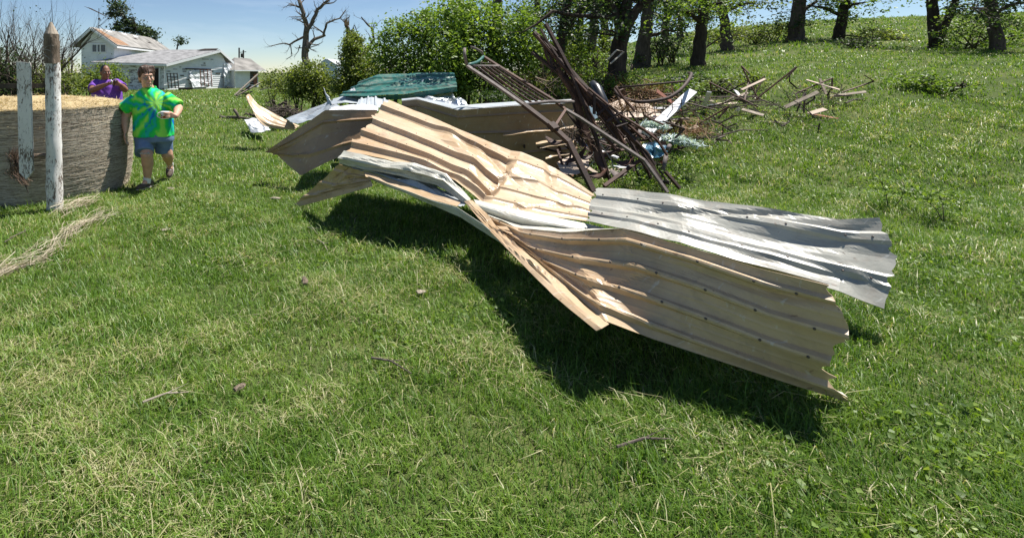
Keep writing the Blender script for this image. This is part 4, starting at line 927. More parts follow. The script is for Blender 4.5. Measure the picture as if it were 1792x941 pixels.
    for pts, w, h, m in (([(1010, 150, 7.3), (1040, 215, 7.15), (1078, 262, 7.0)], .035, .035, 'rust2'), ([(992, 195, 7.25), (1022, 236, 7.1), (1060, 250, 7.0)], .04, .03, 'rust'), ([(975, 262, 7.2), (985, 290, 7.0), (1000, 312, 6.9)], .035, .035, 'rust2'),
        ([(1000, 240, 7.2), (998, 275, 7.05), (985, 305, 6.95)], .03, .03, 'rust'), ([(1050, 205, 7.2), (1072, 235, 7.1), (1100, 262, 7.0), (1110, 300, 6.8)], .03, .03, 'rust'), ([(1086, 196, 7.1), (1100, 240, 7.0), (1140, 312, 6.75)], .045, .04, 'rust'), ([(945, 72, 7.5), (985, 132, 7.3), (1030, 190, 7.15)], .03, .04, 'rust'), ([(1030, 268, 7.1), (1052, 276, 7.0), (1085, 262, 7.0)], .05, .05, 'rust2')):
        part_bar(t, 'beam', pts, w, h, m)
    part_bar(t, 'lower_beam', [(1057, 326, 6.5), (1090, 302, 6.65), (1122, 279, 6.8)], .055, .055, 'rust2'); part_bar(t, 'lower_beam', [(1164, 300, 6.6), (1190, 330, 6.5)], .05, .045, 'rust')
    def shovel(x0, y0, x1, y1, Y, w, mat, curl=.06):
        p, q = at(x0, y0, Y), at(x1, y1, Y - .15); d = (q - p); s = d.normalized().cross(Vector((0, -.5, 1)).normalized()).normalized(); n = d.normalized().cross(s).normalized()
        b = MB(); vs = []; m = 8
        for i in range(m + 1):
            f = i / m; wd = w * math.sin(math.pi * min(.98, .08 + f * .9)) ** .8
            c = p + d * f + n * curl * math.sin(math.pi * f)
            vs += [c - s * wd, c + n * wd * .25, c + s * wd]
        k = len(vs); vs2 = [Vector(v) - n * .008 for v in vs]; fs = []
        for i in range(m):
            for j in (0, 1): fs.append((i * 3 + j, i * 3 + j + 1, i * 3 + j + 4, i * 3 + j + 3)); fs.append((k + i * 3 + j + 3, k + i * 3 + j + 4, k + i * 3 + j + 1, k + i * 3 + j))
            fs.append((i * 3, i * 3 + 3, k + i * 3 + 3, k + i * 3)); fs.append((i * 3 + 5, i * 3 + 2, k + i * 3 + 2, k + i * 3 + 5))
        b.add(vs + vs2, fs); b.build('shovel', M[mat], t, True)
    for a in ((955, 240, 986, 247, 6.9, .06, 'rust'), (990, 284, 1026, 256, 6.9, .055, 'rust2'), (1012, 273, 1040, 267, 6.85, .055, 'wornsteel'), (1030, 306, 1064, 295, 6.75, .07, 'rust2'), (1078, 284, 1110, 275, 6.8, .065, 'rust2'), (1068, 298, 1098, 304, 6.7, .07, 'wornsteel'), (1010, 228, 1030, 262, 6.95, .05, 'rust'), (1044, 258, 1060, 300, 6.85, .045, 'rust2')):
        shovel(*a)
    for pts in ([(982, 210, 7.2), (990, 225, 7.1), (1004, 238, 7.0), (1000, 255, 6.95)], [(1038, 265, 6.9), (1040, 282, 6.85), (1022, 300, 6.8), (1028, 312, 6.75)], [(1050, 250, 6.9), (1070, 280, 6.8), (1074, 296, 6.75), (1066, 306, 6.7)]):
        part_tube(t, 'loose_wire', pts, .006, 'palewire', 5)
    for i, pts in enumerate(([(1121, 225, 7.2), (1116, 244, 7.1)], [(1166, 270, 6.9), (1160, 299, 6.8)], [(1172, 254, 7.0), (1168, 262, 6.95)])):
        b = MB(); b.tube([at(*p) for p in pts], .026, 10); b.build('steel_pipe', M['wornsteel'], None, True, label=('short bright pipe beside the blue shreds', 'short bright pipe standing in the grass right of the crossed beams', 'tiny pipe stub above the pipe standing in the grass')[i], cat='pipe', group='short pipes by the iron beams')
    # roots and dry plant stuff caught in the beams
    o = fibres('tangled_roots', [at(985, 225, 7.1), at(1000, 235, 7.0), at(1020, 245, 7.0), at(1010, 262, 6.95)], .09, 260, .16, .005, M['roots'], None, 5, 0, False); o['kind'] = 'stuff'; tag(o, 'tangle of dry roots caught between the rusty beams', 'roots')
    o = fibres('dry_straw_heap', [at(1085, 196, 8.6), at(1100, 192, 8.7), at(1122, 200, 8.6)], .16, 420, .22, .007, M['redroots'], None, 6, 0, False); o['kind'] = 'stuff'; tag(o, 'reddish brown dry straw heap on the tan board', 'straw')
    o = fibres('dry_straw_heap', [at(1100, 166, 11.8), at(1128, 168, 11.6), at(1150, 172, 11.4)], .22, 500, .3, .012, M['redroots'], None, 7, 0, False); o['kind'] = 'stuff'; tag(o, 'reddish dry straw lying at the foot of the dark forked tree', 'straw')
    o = fibres('dry_straw_heap', [at(1180, 232, 8.6), at(1215, 236, 8.6)], .18, 420, .2, .008, M['redroots'], None, 8, 0, False); o['kind'] = 'stuff'; tag(o, 'brown dry straw heap right of the blue shreds', 'straw')
    o = fibres('plastic_shreds', [at(1132, 222, 7.9), at(1146, 220, 7.9), at(1160, 226, 7.9)], .05, 900, .085, .010, M['bluefluff'], None, 9, 0, False); o['kind'] = 'stuff'; tag(o, 'pale blue shredded plastic tuft at the foot of the white beam', 'plastic shreds')
    o = fibres('plastic_shreds', [at(1168, 244, 7.7), at(1190, 250, 7.6), at(1215, 256, 7.5)], .055, 1000, .10, .010, M['bluefluff'], None, 10, 0, False); o['kind'] = 'stuff'; tag(o, 'pale blue shredded plastic spread on the ground', 'plastic shreds')
    sheet('blue_plastic_bag', [[(1125, 252, 7.7), (1146, 244, 7.9), (1166, 256, 7.7)], [(1122, 265, 7.4), (1146, 258, 7.3), (1164, 268, 7.4)], [(1130, 274, 7.3), (1146, 276, 7.2), (1158, 274, 7.3)]], ('blueplastic', 'blueplastic'), 'crumpled dark blue plastic bag among the weeds', 'plastic bag', dent=.05, creases=7, amp=.06, seed=171, nu=18, nv=14)
    sheet('blue_board', [[(1014, 152, 7.6), (1024, 150, 7.7)], [(1030, 185, 7.5), (1042, 190, 7.6)], [(1038, 210, 7.4), (1046, 206, 7.5)]], ('bluefluff', 'blueplastic'), 'light blue panel standing behind the crossed iron beams', 'panel', dent=.01, creases=2, amp=.02, seed=173, nu=8, nv=14)
    t = thing('black_barrel', 'black plastic barrel lying behind the crossed iron beams', 'barrel', tuple(at(1052, 195, 8.2)))
    b = MB(); b.tube([at(1036, 146, 8.5), at(1044, 154, 8.4), at(1054, 176, 8.2), at(1060, 200, 8.1)], [.06, .075, .08, .075], 16); b.build('body', M['blackplastic'], t, True)
    b = MB(); b.tube([at(1045, 156, 8.39), at(1046, 160, 8.37)], .085, 16); b.build('rib', M['blackplastic'], t, True)
    # iron hoop with netting
    t = thing('iron_hoop', 'large dark iron hoop with wire netting at the right', 'hoop', tuple(at(1140, 190, 8.6)))
    pts = [(1079, 153, 9.3), (1077, 158, 9.1), (1088, 170, 8.7), (1112, 178, 8.4), (1136, 178, 8.3), (1168, 172, 8.3), (1190, 158, 8.4), (1204, 142, 8.7), (1210, 130, 9.2), (1206, 128, 9.8)]
    P = [at(*p) for p in pts]; b = MB()
    sm = []
    for i in range(len(P) - 1):
        p0, p1, p2, p3 = P[max(i - 1, 0)], P[i], P[i + 1], P[min(i + 2, len(P) - 1)]
        for k in range(5):
            f = k / 5; sm.append(.5 * (2 * p1 + (p2 - p0) * f + (2 * p0 - 5 * p1 + 4 * p2 - p3) * f * f + (3 * p1 - p0 - 3 * p2 + p3) * f ** 3))
    b.tube(sm + [P[-1]], .028, 7); b.build('rim', M['rust'], t, True)
    part_tube(t, 'cross_rod', [(1078, 154, 9.3), (1140, 148, 9.2), (1204, 142, 9.0)], .018, 'rust')
    part_tube(t, 'cross_rod', [(1078, 157, 9.1), (1084, 176, 9.0), (1086, 186, 8.9)], .02, 'rust')
    for k in range(7):
        x = 1096 + 16 * k; part_tube(t, 'net_wire', [(x, 176 - abs(k - 3) * 1.2, 8.4), (x + 1, 190, 8.5), (x + 3, 204, 8.6)], .006, 'wire', 4)
    for k in range(2): part_tube(t, 'net_wire', [(1092, 186 + 9 * k, 8.5), (1140, 190 + 8 * k, 8.5), (1200, 180 + 9 * k, 8.6)], .006, 'wire', 4)
    b = MB(); b.bar(at(1131, 234, 8.0), at(1212, 160, 9.0), .13, .05, (0, -.6, .8)); b.build('white_beam', M['whitebeam'], None, label='white painted beam slanting up behind the blue shreds', cat='beam')
    # bent wire between the trees
    b = MB(); b.tube([at(1064, 104, 11.5), at(1079, 88, 11.5), at(1092, 91, 11.6), at(1068, 112, 11.5)], .018, 5); b.build('bent_wire', M['palewire'], None, label='pale bent wire loop in front of the dark forked tree', cat='wire')
build_iron()

# ------------------------------------------------------------------ vegetation
def W2(px, py, Y): return tuple(at(px, py, Y))
def E_(px, py, Y, rx, ry, rd): return (W2(px, py, Y), (rx / F * Y, rd, ry / F * Y))

def build_plants():
    # --- left: half bare shrub
    R = random.Random(21)
    t = thing('bare_shrub', 'tall half bare shrub with thin grey branches behind the fence post', 'shrub', tuple(at(70, 170, 13)))
    b = MB(); tips = []
    for k in range(20):
        x = R.uniform(-20, 125); p = at(x, 195, 13 + R.uniform(-.8, .8)); p.z = 0
        d = Vector(((R.uniform(-60, 175) - x) / 170 * .55, R.uniform(-.2, .2), 1))
        grow(b, R, p, d, R.uniform(1.8, 3.0), .05, 2, 9, .75, .25, .2, tips)
    b.build('branches', M['bark'], t)
    rng = np.random.default_rng(3); P = np.array([tuple(q) for q in tips]); P = P[(P[:, 2] < 3.2)]
    P = np.repeat(P, 2, 0) + rng.normal(0, .05, (len(P) * 2, 3)); keep = rng.uniform(0, 1, len(P)) < np.clip(1.15 - .45 * P[:, 2], .10, 1)
    leaves_mesh('leaves', P[keep], rng.uniform(.03, .065, keep.sum()), rng.uniform(0, .6, keep.sum()), M['leafC'], t, rng)
    bush('dark_bush', 'dark leafy bush at the left edge behind the hay bale', 'bush', [E_(5, 120, 12.6, 42, 38, .6), E_(-45, 120, 13, 50, 50, .7), E_(25, 150, 12.5, 40, 28, .6)], 230, 16, .09, .07, 'leafC', 31)
    bush('dark_bush', 'leafy olive bush between the fence post and the person in purple', 'bush', [E_(120, 135, 12.4, 30, 36, .55), E_(100, 150, 12.3, 40, 24, .5), E_(70, 145, 12.5, 35, 28, .5), E_(140, 148, 12.2, 26, 20, .5)], 210, 16, .08, .06, 'leafB', 32)
    bush('round_bush', 'rounded yellow green bush right behind the person in purple', 'bush', [E_(183, 135, 13, 30, 25, .5), E_(165, 142, 12.9, 22, 20, .45), E_(203, 140, 13, 18, 20, .4)], 240, 16, .07, .055, 'leafD', 33)
    # --- tree fallen against the far side of the house roof
    t = thing('fallen_tree', 'storm broken tree leaning over the farmhouse roof ridge', 'tree', tuple(at(240, 70, 64)))
    b = MB(); RR = random.Random(4); limb(b, [at(292, 100, 66), at(255, 66, 64), at(225, 40, 62), at(205, 12, 61), at(200, -6, 61)], .3, .06, RR, 14, 2.5); limb(b, [at(240, 58, 62), at(232, 30, 61)], .14, .05, RR, 4, 1.4); b.build('trunk', M['barkdark'], t)
    rng = np.random.default_rng(8); ells = [E_(208, 14, 61, 14, 14, 1), E_(200, 26, 61, 10, 9, .8), E_(222, 46, 62, 16, 14, 1), E_(245, 55, 63, 22, 12, 1), E_(265, 62, 63, 14, 8, .8), E_(205, 48, 61, 8, 6, .6)]
    P, rn = foliage_points(rng, ells, 200, 16, .32); leaves_mesh('foliage', P, rng.uniform(.2, .42, len(P)), rn, M['wilt'], t, rng)
    t = thing('far_tree_top', 'small dark tree top showing beyond the farmhouse roof end', 'tree', tuple(at(312, 78, 75)))
    b = MB(); b.tube([at(309, 90, 75), at(312, 72, 75)], [.15, .05], 5); b.build('trunk', M['barkdark'], t)
    P, rn = foliage_points(rng, [E_(313, 74, 75, 9, 5, .6), E_(320, 70, 75, 4, 3, .4)], 26, 12, .3); leaves_mesh('foliage', P, rng.uniform(.2, .4, len(P)), rn, M['wilt'], t, rng)
    # --- dead tree
    R = random.Random(5); Y = 40
    t = thing('dead_tree', 'bare dead tree with crooked limbs against the sky', 'tree', (at(534, 130, Y).x, Y, 0))
    b = MB(); w = lambda *ps: [at(x, y, Y + R.uniform(-.5, .5)) for x, y in ps]
    limb(b, [at(534, 160, Y), at(534, 110, Y), at(535, 80, Y), at(537, 49, Y)], .34, .22, R)
    for ps, r0, r1, tw, tl in (([(537, 49), (532, 30), (525, 7), (518, -20)], .2, .12, 12, 1.9), ([(537, 56), (544, 42), (556, 18), (572, 2), (590, -14)], .19, .08, 12, 1.6), ([(535, 88), (538, 83), (549, 69), (569, 62)], .19, .10, 5, 1.4),
                               ([(566, 62), (572, 40), (594, 33), (605, 18)], .10, .03, 14, 1.3), ([(566, 58), (548, 45)], .07, .03, 5, .9), ([(534, 66), (531, 65), (507, 78), (496, 76), (473, 81)], .12, .025, 10, 1.1),
                               ([(508, 78), (511, 98), (500, 104)], .05, .015, 6, .8), ([(525, 80), (522, 90), (514, 101)], .045, .012, 4, .7), ([(531, 30), (505, 30)], .05, .012, 6, .9), ([(527, 12), (505, 10), (496, 14)], .05, .012, 6, .9)):
        limb(b, w(*ps), r0, r1, R, tw, tl, 1)
    b.build('trunk_and_limbs', M['deadbark'], t)
    # --- broken snag
    t = thing('broken_snag', 'splintered broken trunk behind the bushes', 'tree', tuple(at(612, 150, 20)))
    R = random.Random(6); b = MB(); limb(b, [at(622, 175, 20), at(615, 90, 20), at(610, 58, 20), at(605, 36, 20)], .15, .06, R, 4, .6); limb(b, [at(615, 62, 20), at(620, 44, 20), at(631, 72, 20)], .03, .01, R, 4, .5); limb(b, [at(640, 90, 20), at(655, 70, 20), at(650, 50, 20), at(632, 30, 20)], .07, .02, R, 10, .9); b.build('trunk', M['bark'], t)
    b = MB()
    for k in range(5): b.bar(at(604 + k * 1.5, 45, 19.9), at(603 + k * 2, 32 - (k % 3) * 5, 19.9), .05, .03, (0, 1, 0), 0, .2)
    b.build('splinters', M['splinter'], t)
    # --- bushes along the back of the heap
    bush('leafy_bush', 'low leafy bush right of the propped planks', 'bush', [E_(478, 140, 24, 22, 18, .9), E_(500, 150, 22, 20, 16, .8)], 120, 15, .13, .11, 'leafB', 41)
    bush('leafy_bush', 'leafy green bush under the dead tree', 'bush', [E_(545, 140, 18, 38, 34, .8), E_(522, 145, 18, 22, 28, .6), E_(560, 165, 17.5, 30, 20, .6)], 520, 17, .10, .092, 'leafB', 42)
    bush('leafy_bush', 'tall leafy bush beside the splintered trunk', 'bush', [E_(622, 110, 16, 30, 45, .7), E_(615, 80, 16, 16, 22, .5), E_(640, 130, 15.5, 40, 36, .7), E_(605, 145, 15.5, 26, 24, .6)], 760, 17, .095, .085, 'leafB', 43)
    bush('leafy_tree', 'big bright leafy tree behind the green metal sheet', 'tree', [E_(715, 88, 14.5, 55, 52, .9), E_(770, 85, 14, 55, 58, .9), E_(690, 130, 14, 45, 36, .7), E_(760, 140, 13.5, 60, 36, .8), E_(735, 48, 14.5, 34, 26, .6), E_(800, 22, 10.6, 50, 24, .35), E_(690, 50, 14, 22, 20, .4), E_(752, 24, 14.5, 18, 16, .4), E_(780, 40, 14.2, 24, 18, .4), E_(668, 90, 14, 16, 24, .4), E_(806, 135, 13, 26, 42, .5)], 1000, 16, .14, .092, 'leafA', 44, 10, .05)
    bush('leafy_tree', 'leafy tree with pale stems left of the rusty rack', 'tree', [E_(845, 75, 13.5, 48, 55, .8), E_(890, 70, 13.5, 42, 50, .8), E_(850, 140, 13, 40, 40, .6), E_(810, 45, 14, 40, 40, .7), E_(905, 110, 13.5, 36, 34, .6), E_(790, 110, 13, 40, 50, .6), E_(858, 20, 13.5, 22, 18, .4), E_(912, 45, 13.3, 24, 18, .4), E_(820, 8, 13.5, 20, 14, .4), E_(930, 85, 13.2, 20, 22, .4), E_(812, 90, 13.6, 28, 55, .5)], 960, 16, .14, .092, 'leafA', 45, 10, .05)
    bush('weedy_shrub', 'sunlit weedy shrub behind the crossed iron beams', 'shrub', [E_(960, 100, 16, 45, 26, .8), E_(1010, 100, 17, 40, 26, .8), E_(930, 140, 14.5, 30, 20, .6)], 560, 16, .10, .085, 'leafD', 46)
    bush('weedy_shrub', 'low weedy shrub left of the dark forked tree', 'shrub', [E_(1040, 112, 15, 30, 26, .6), E_(1010, 135, 13.5, 35, 18, .6), E_(1055, 150, 12.5, 25, 20, .5)], 200, 14, .09, .065, 'leafA', 47)
    bush('small_shrub', 'small dark shrub on the slope right of the grey trunk', 'shrub', [E_(1158, 88, 21, 20, 22, .6), E_(1175, 80, 21.5, 14, 14, .5)], 70, 13, .11, .09, 'leafC', 48)
    bush('low_weeds', 'low weeds at the foot of the dark forked tree', 'weeds', [E_(1105, 140, 12.6, 25, 12, .5), E_(1150, 148, 12.6, 26, 10, .5), E_(1190, 150, 11.5, 30, 14, .5)], 110, 12, .07, .06, 'leafA', 49, 5, .012)
    bush('low_weeds', 'green weeds growing under the crossed iron beams', 'weeds', [E_(1110, 300, 7.0, 40, 18, .3), E_(1160, 312, 6.9, 45, 14, .3), E_(1185, 285, 7.4, 30, 16, .3)], 150, 12, .05, .035, 'leafA', 50, 5, .006)
    bush('low_weeds', 'thin weeds behind the brush pile', 'weeds', [E_(470, 168, 19, 36, 9, .6), E_(525, 172, 18, 30, 9, .5)], 90, 12, .08, .06, 'leafD', 51, 5, .01)
    bush('low_weeds', 'dark weeds among the roots behind the shaded tan wall sheet', 'weeds', [E_(870, 168, 10, 40, 12, .4), E_(920, 172, 9.5, 40, 10, .4)], 110, 12, .07, .05, 'leafC', 52, 5, .01)
    bush('low_weeds', 'weeds growing at the right end of the pale metal sheet', 'weeds', [E_(1560, 330, 6.0, 50, 14, .3), E_(1640, 345, 5.6, 50, 12, .3)], 70, 12, .05, .035, 'leafA', 53, 4, .006)
    # --- standing trunks of the grove
    def trunk_tree(name, label, paths, crown, seed, mat='bark', leaf='leafC', leafsz=.13, ncl=60, tw=8, tl=1.6, cr=.2):
        R = random.Random(seed); x, y, Y, r = paths[0][0]; p = at(x, y, Y); t = thing(name, label, 'tree', (p.x, p.y, gz(p.x, p.y)))
        b = MB(); tips = []
        for i, ps in enumerate(paths):
            P = [at(q[0], q[1], q[2]) for q in ps]
            if i == 0:
                q = P[0].copy(); q.z = gz(q.x, q.y) - .15; P = [q] + P
                ps = [(0, 0, 0, ps[0][3] * 1.35)] + list(ps)
            rad = [q[3] for q in ps]; pts = []; rr = []
            for k in range(len(P) - 1):
                for j in range(4):
                    f = j / 4; pts.append(P[k].lerp(P[k + 1], f) + Vector((R.gauss(0, 1), R.gauss(0, 1), 0)) * rad[k] * .07); rr.append(rad[k] + (rad[k + 1] - rad[k]) * f)
            pts.append(P[-1]); rr.append(rad[-1]); b.tube(pts, rr, 10)
            for k in range(tw if i else tw // 2):
                m = R.randrange(len(pts) // 3, len(pts)); ax = Vector((R.gauss(0, 1), R.gauss(0, .8), R.gauss(0, .7))).normalized()
                grow(b, R, pts[m], ax, tl * R.uniform(.3, 1), max(.012, rr[m] * .2), 1, 4, .9, .1, .2, tips)
        b.build('trunk', M[mat], t, True)
        rng = np.random.default_rng(seed)
        if crown:
            P, rn = foliage_points(rng, crown, ncl, 15, cr)
            if tips:
                T = np.repeat(np.array([tuple(q) for q in tips]), 9, 0); T = T + rng.normal(0, leafsz * .9, T.shape); P = np.concatenate([P, T]); rn = np.concatenate([rn, rng.uniform(.1, .9, len(T))])
            leaves_mesh('crown', P, rng.uniform(.6, 1.3, len(P)) * leafsz, rn, M[leaf], t, rng)
        return t
    trunk_tree('grove_tree', 'big dark forked tree trunk behind the crossed iron beams', [
        [(1076, 150, 13, .26), (1081, 110, 13, .20), (1088, 67, 13, .178), (1092, 34, 13, .20), (1094, 20, 13, .16)], [(1086, 44, 13, .13), (1077, 22, 13, .10), (1062, 2, 13, .085), (1030, -30, 13, .07)], [(1092, 36, 13, .15), (1097, 5, 13, .125), (1102, -60, 13, .1)],
        [(1096, 46, 13, .13), (1110, 24, 13, .11), (1122, 6, 13, .09), (1150, -6, 13, .07), (1190, -30, 13, .045)], [(1078, 31, 13, .07), (1040, 29, 12.8, .06), (1001, 27, 12.6, .05), (967, 20, 12.4, .04), (940, 42, 12.3, .03), (912, 58, 12.2, .015)], [(1088, 60, 12.7, .03), (1060, 52, 12.5, .02), (1040, 60, 12.4, .01)]],
        [E_(1090, -75, 13, 90, 40, 1.2), E_(1150, -50, 13, 60, 30, 1.0), E_(1020, -40, 13, 40, 25, .8)], 61, 'barkdark', 'leafC', .11, 170, 6, 1.0, .16)
    trunk_tree('grove_tree', 'straight grey trunk on the slope right of the dark forked tree', [
        [(1122, 116, 21, .34), (1128, 70, 21, .24), (1134, 20, 21, .21), (1137, -30, 21, .16)], [(1140, 62, 21, .09), (1152, 60, 21, .07), (1166, 52, 21, .05), (1185, 58, 21, .02)], [(1136, 15, 21, .1), (1160, -2, 21, .07), (1195, -10, 21, .03)]],
        [E_(1140, -60, 21, 60, 36, 1.6), E_(1180, 35, 21, 22, 16, .8)], 62, 'bark', 'leafC', .14, 80, 8, 1.6, .22)
    trunk_tree('grove_tree', 'slender grey trunk left of the dark forked tree', [[(1030, 116, 17, .17), (1036, 70, 17, .14), (1041, 20, 17, .125), (1044, -20, 17, .11)], [(1040, 30, 17, .04), (1055, 10, 17, .02)]], [E_(1040, -60, 17, 40, 30, 1.2)], 63, 'bark', 'leafC', .12, 50, 6, 1.0, .2)
    trunk_tree('grove_tree', 'dark leaning twin trunk behind the top of the iron beams', [[(976, 100, 15, .15), (984, 60, 15, .14), (990, 25, 15, .13), (996, -20, 15, .11)], [(985, 62, 15, .09), (1000, 38, 15, .09), (1018, 15, 15, .07), (1040, -10, 15, .06)]],
               [E_(965, 30, 15, 26, 18, .7), E_(1000, 40, 15, 20, 22, .6), E_(950, 10, 15, 20, 14, .6), E_(1010, -20, 15, 50, 24, 1)], 64, 'barkdark', 'leafC', .10, 90, 8, .9, .14)
    trunk_tree('grove_tree', 'brown broken trunk rising out of the leafy tree', [[(868, 100, 18, .19), (869, 60, 18, .18), (870, 25, 18, .17), (873, -30, 18, .14)], [(874, 50, 18, .05), (880, 30, 18, .03)]], None, 65, 'bark', tw=5, tl=.7)
    trunk_tree('grove_tree', 'thin dark trunk at the top of the big bright leafy tree', [[(808, 60, 19, .14), (804, 25, 19, .13), (801, -25, 19, .12)]], None, 66, 'bark', tw=6, tl=.8)
    trunk_tree('grove_tree', 'small far tree on the crest of the slope', [[(1190, 56, 38, .2), (1191, 30, 38, .17), (1194, -10, 38, .12)], [(1192, 25, 38, .08), (1206, 12, 38, .04)]], [E_(1196, -10, 38, 40, 22, 2.0), E_(1180, 45, 38, 10, 6, .8)], 67, 'bark', 'leafC', .2, 70, 10, 2.2, .35)
    trunk_tree('grove_tree', 'lone grey trunk farther right on the slope', [[(1392, 66, 27, .36), (1396, 30, 27, .3), (1402, -20, 27, .25)], [(1398, 24, 27, .12), (1430, 2, 27, .06)]], [E_(1400, -55, 27, 110, 45, 2.0), E_(1340, -20, 27, 40, 20, 1.2)], 68, 'bark', 'leafC', .16, 110, 9, 2.0, .3)
    trunk_tree('grove_tree', 'pair of thin trunks at the far right of the slope', [[(1640, 78, 21, .22), (1634, 35, 21, .18), (1630, -20, 21, .15)], [(1641, 70, 21, .14), (1665, 20, 21, .12), (1680, -20, 21, .1)]], [E_(1650, -40, 21, 120, 40, 1.8)], 69, 'barkdark', 'leafA', .13, 130, 8, 1.6, .25)
    for i, (x, y, Y, r, lean, mt, lf, lab) in enumerate((
        (1062, 96, 24, .2, -8, 'bark', 'leafA', 'grey trunk showing left of the dark forked trunk'), (1160, 92, 26, .2, 10, 'bark', 'leafC', 'thin trunk right of the straight grey trunk'),
        (1222, 98, 19, .22, 12, 'barkdark', 'leafA', 'dark leafy trunk at the right end of the grove'), (1272, 74, 25, .24, -10, 'bark', 'leafB', 'leafy tree on the slope beyond the grove'),
        (1012, 104, 23, .16, 6, 'barkdark', 'leafA', 'thin dark trunk behind the crossed iron beams'), (948, 118, 20, .15, -8, 'bark', 'leafA', 'leafy trunk left of the leaning twin trunk'), (1466, 70, 27, .26, 14, 'barkdark', 'leafA', 'leafy tree in the middle of the right slope'), (1745, 82, 19, .2, -12, 'bark', 'leafC', 'dark trunk at the far right edge of the slope'))):
        trunk_tree('grove_tree', lab, [[(x, y, Y, r), (x + lean * .5, y * .5, Y, r * .85), (x + lean, 0, Y, r * .75), (x + lean * 1.4, -40, Y, r * .6)], [(x + lean * .6, y * .42, Y, r * .4), (x - 22, y * .2, Y - .5, r * .28), (x - 46, y * .16, Y - .8, r * .1)], [(x + lean * .7, y * .3, Y, r * .4), (x + 26, 8, Y - .4, r * .28), (x + 52, 4, Y - .6, r * .1)]],
            [E_(x - 25, 14, Y, 28, 12, .9), E_(x + 30, 2, Y, 34, 16, 1.0), E_(x, -40, Y, 70, 30, 1.6)], 400 + i, mt, lf, .0055 * Y, 85, 12, .075 * Y, .011 * Y)
    bush('slope_shrub', 'leafy shrub beside the lone grey trunk on the slope', 'shrub', [E_(1350, 58, 28, 38, 20, 1.0), E_(1320, 66, 27, 26, 14, .8)], 110, 15, .16, .12, 'leafB', 71)
    bush('slope_shrub', 'leafy shrub beside the thin paired trunks', 'shrub', [E_(1700, 70, 20, 60, 34, 1.0), E_(1770, 60, 21, 50, 40, 1.0)], 200, 15, .14, .10, 'leafA', 72)
    bush('slope_shrub', 'small dark shrub at the middle of the right slope', 'shrub', [E_(1500, 84, 22, 30, 18, .8)], 80, 14, .13, .1, 'leafC', 73)
    # --- brush pile of broken branches
    t = thing('brush_pile', 'pile of dark broken branches behind the curled tan sheet', 'brush pile', tuple(at(490, 205, 15)))
    R = random.Random(17)
    for k in range(64):
        f = R.gauss(0, .45); x = 492 + 48 * f; y = 203 - abs(R.gauss(0, 1)) * 11 * max(.15, 1 - f * f); a = R.uniform(-.5, .5) + (math.pi if R.random() < .5 else 0); l = R.uniform(10, 30); Y = 15 + R.uniform(-.9, .9)
        p = at(x, y, Y); d = Vector((math.cos(a), R.uniform(-.5, .5), math.sin(a) * .6)); L = l / F * Y; q = p + d * L
        b = MB(); r = R.uniform(.012, .04); m = p.lerp(q, .5) + Vector((R.gauss(0, .04), R.gauss(0, .04), R.gauss(0, .05))); b.tube([p, m, q], [r, r * .85, r * .5], 5); b.build('branch', M['barkdark' if R.random() < .6 else 'twig'], t)
    b = MB()
    for k in range(160):
        f = R.gauss(0, .5); p = at(490 + 46 * f, 202 - abs(R.gauss(0, 9)) * max(.2, 1 - f * f), 15 + R.uniform(-1, 1)); q = p + Vector((R.gauss(0, .25), R.gauss(0, .2), R.gauss(0, .12))); b.tube([p, p.lerp(q, .5) + Vector((0, 0, .04)), q], [.008, .007, .003], 4)
    o = b.build('twigs', M['twig'], t); o['kind'] = 'stuff'
    for i, (pts, r, lab) in enumerate((([(386, 205, 18), (405, 213, 17.5)], .07, 'short log lying at the left tip of the brush pile'), ([(398, 206, 17.5), (436, 208, 17)], .06, 'log lying across the front of the brush pile'), ([(410, 192, 17.2), (419, 208, 17)], .055, 'log slanting down onto the lawn by the brush pile'), ([(378, 213, 17), (412, 219, 16.6)], .05, 'pale thin log nearest the viewer by the brush pile'))):
        b = MB(); P = [at(*p) for p in pts]; P = [P[0], P[0].lerp(P[1], .5) + Vector((0, 0, .03)), P[1]]
        b.tube(P, [r, r * .9, r * .75], 9); b.build('log', M['deadbark'], None, True, label=lab, cat='log', group='logs by the brush pile')
build_plants()

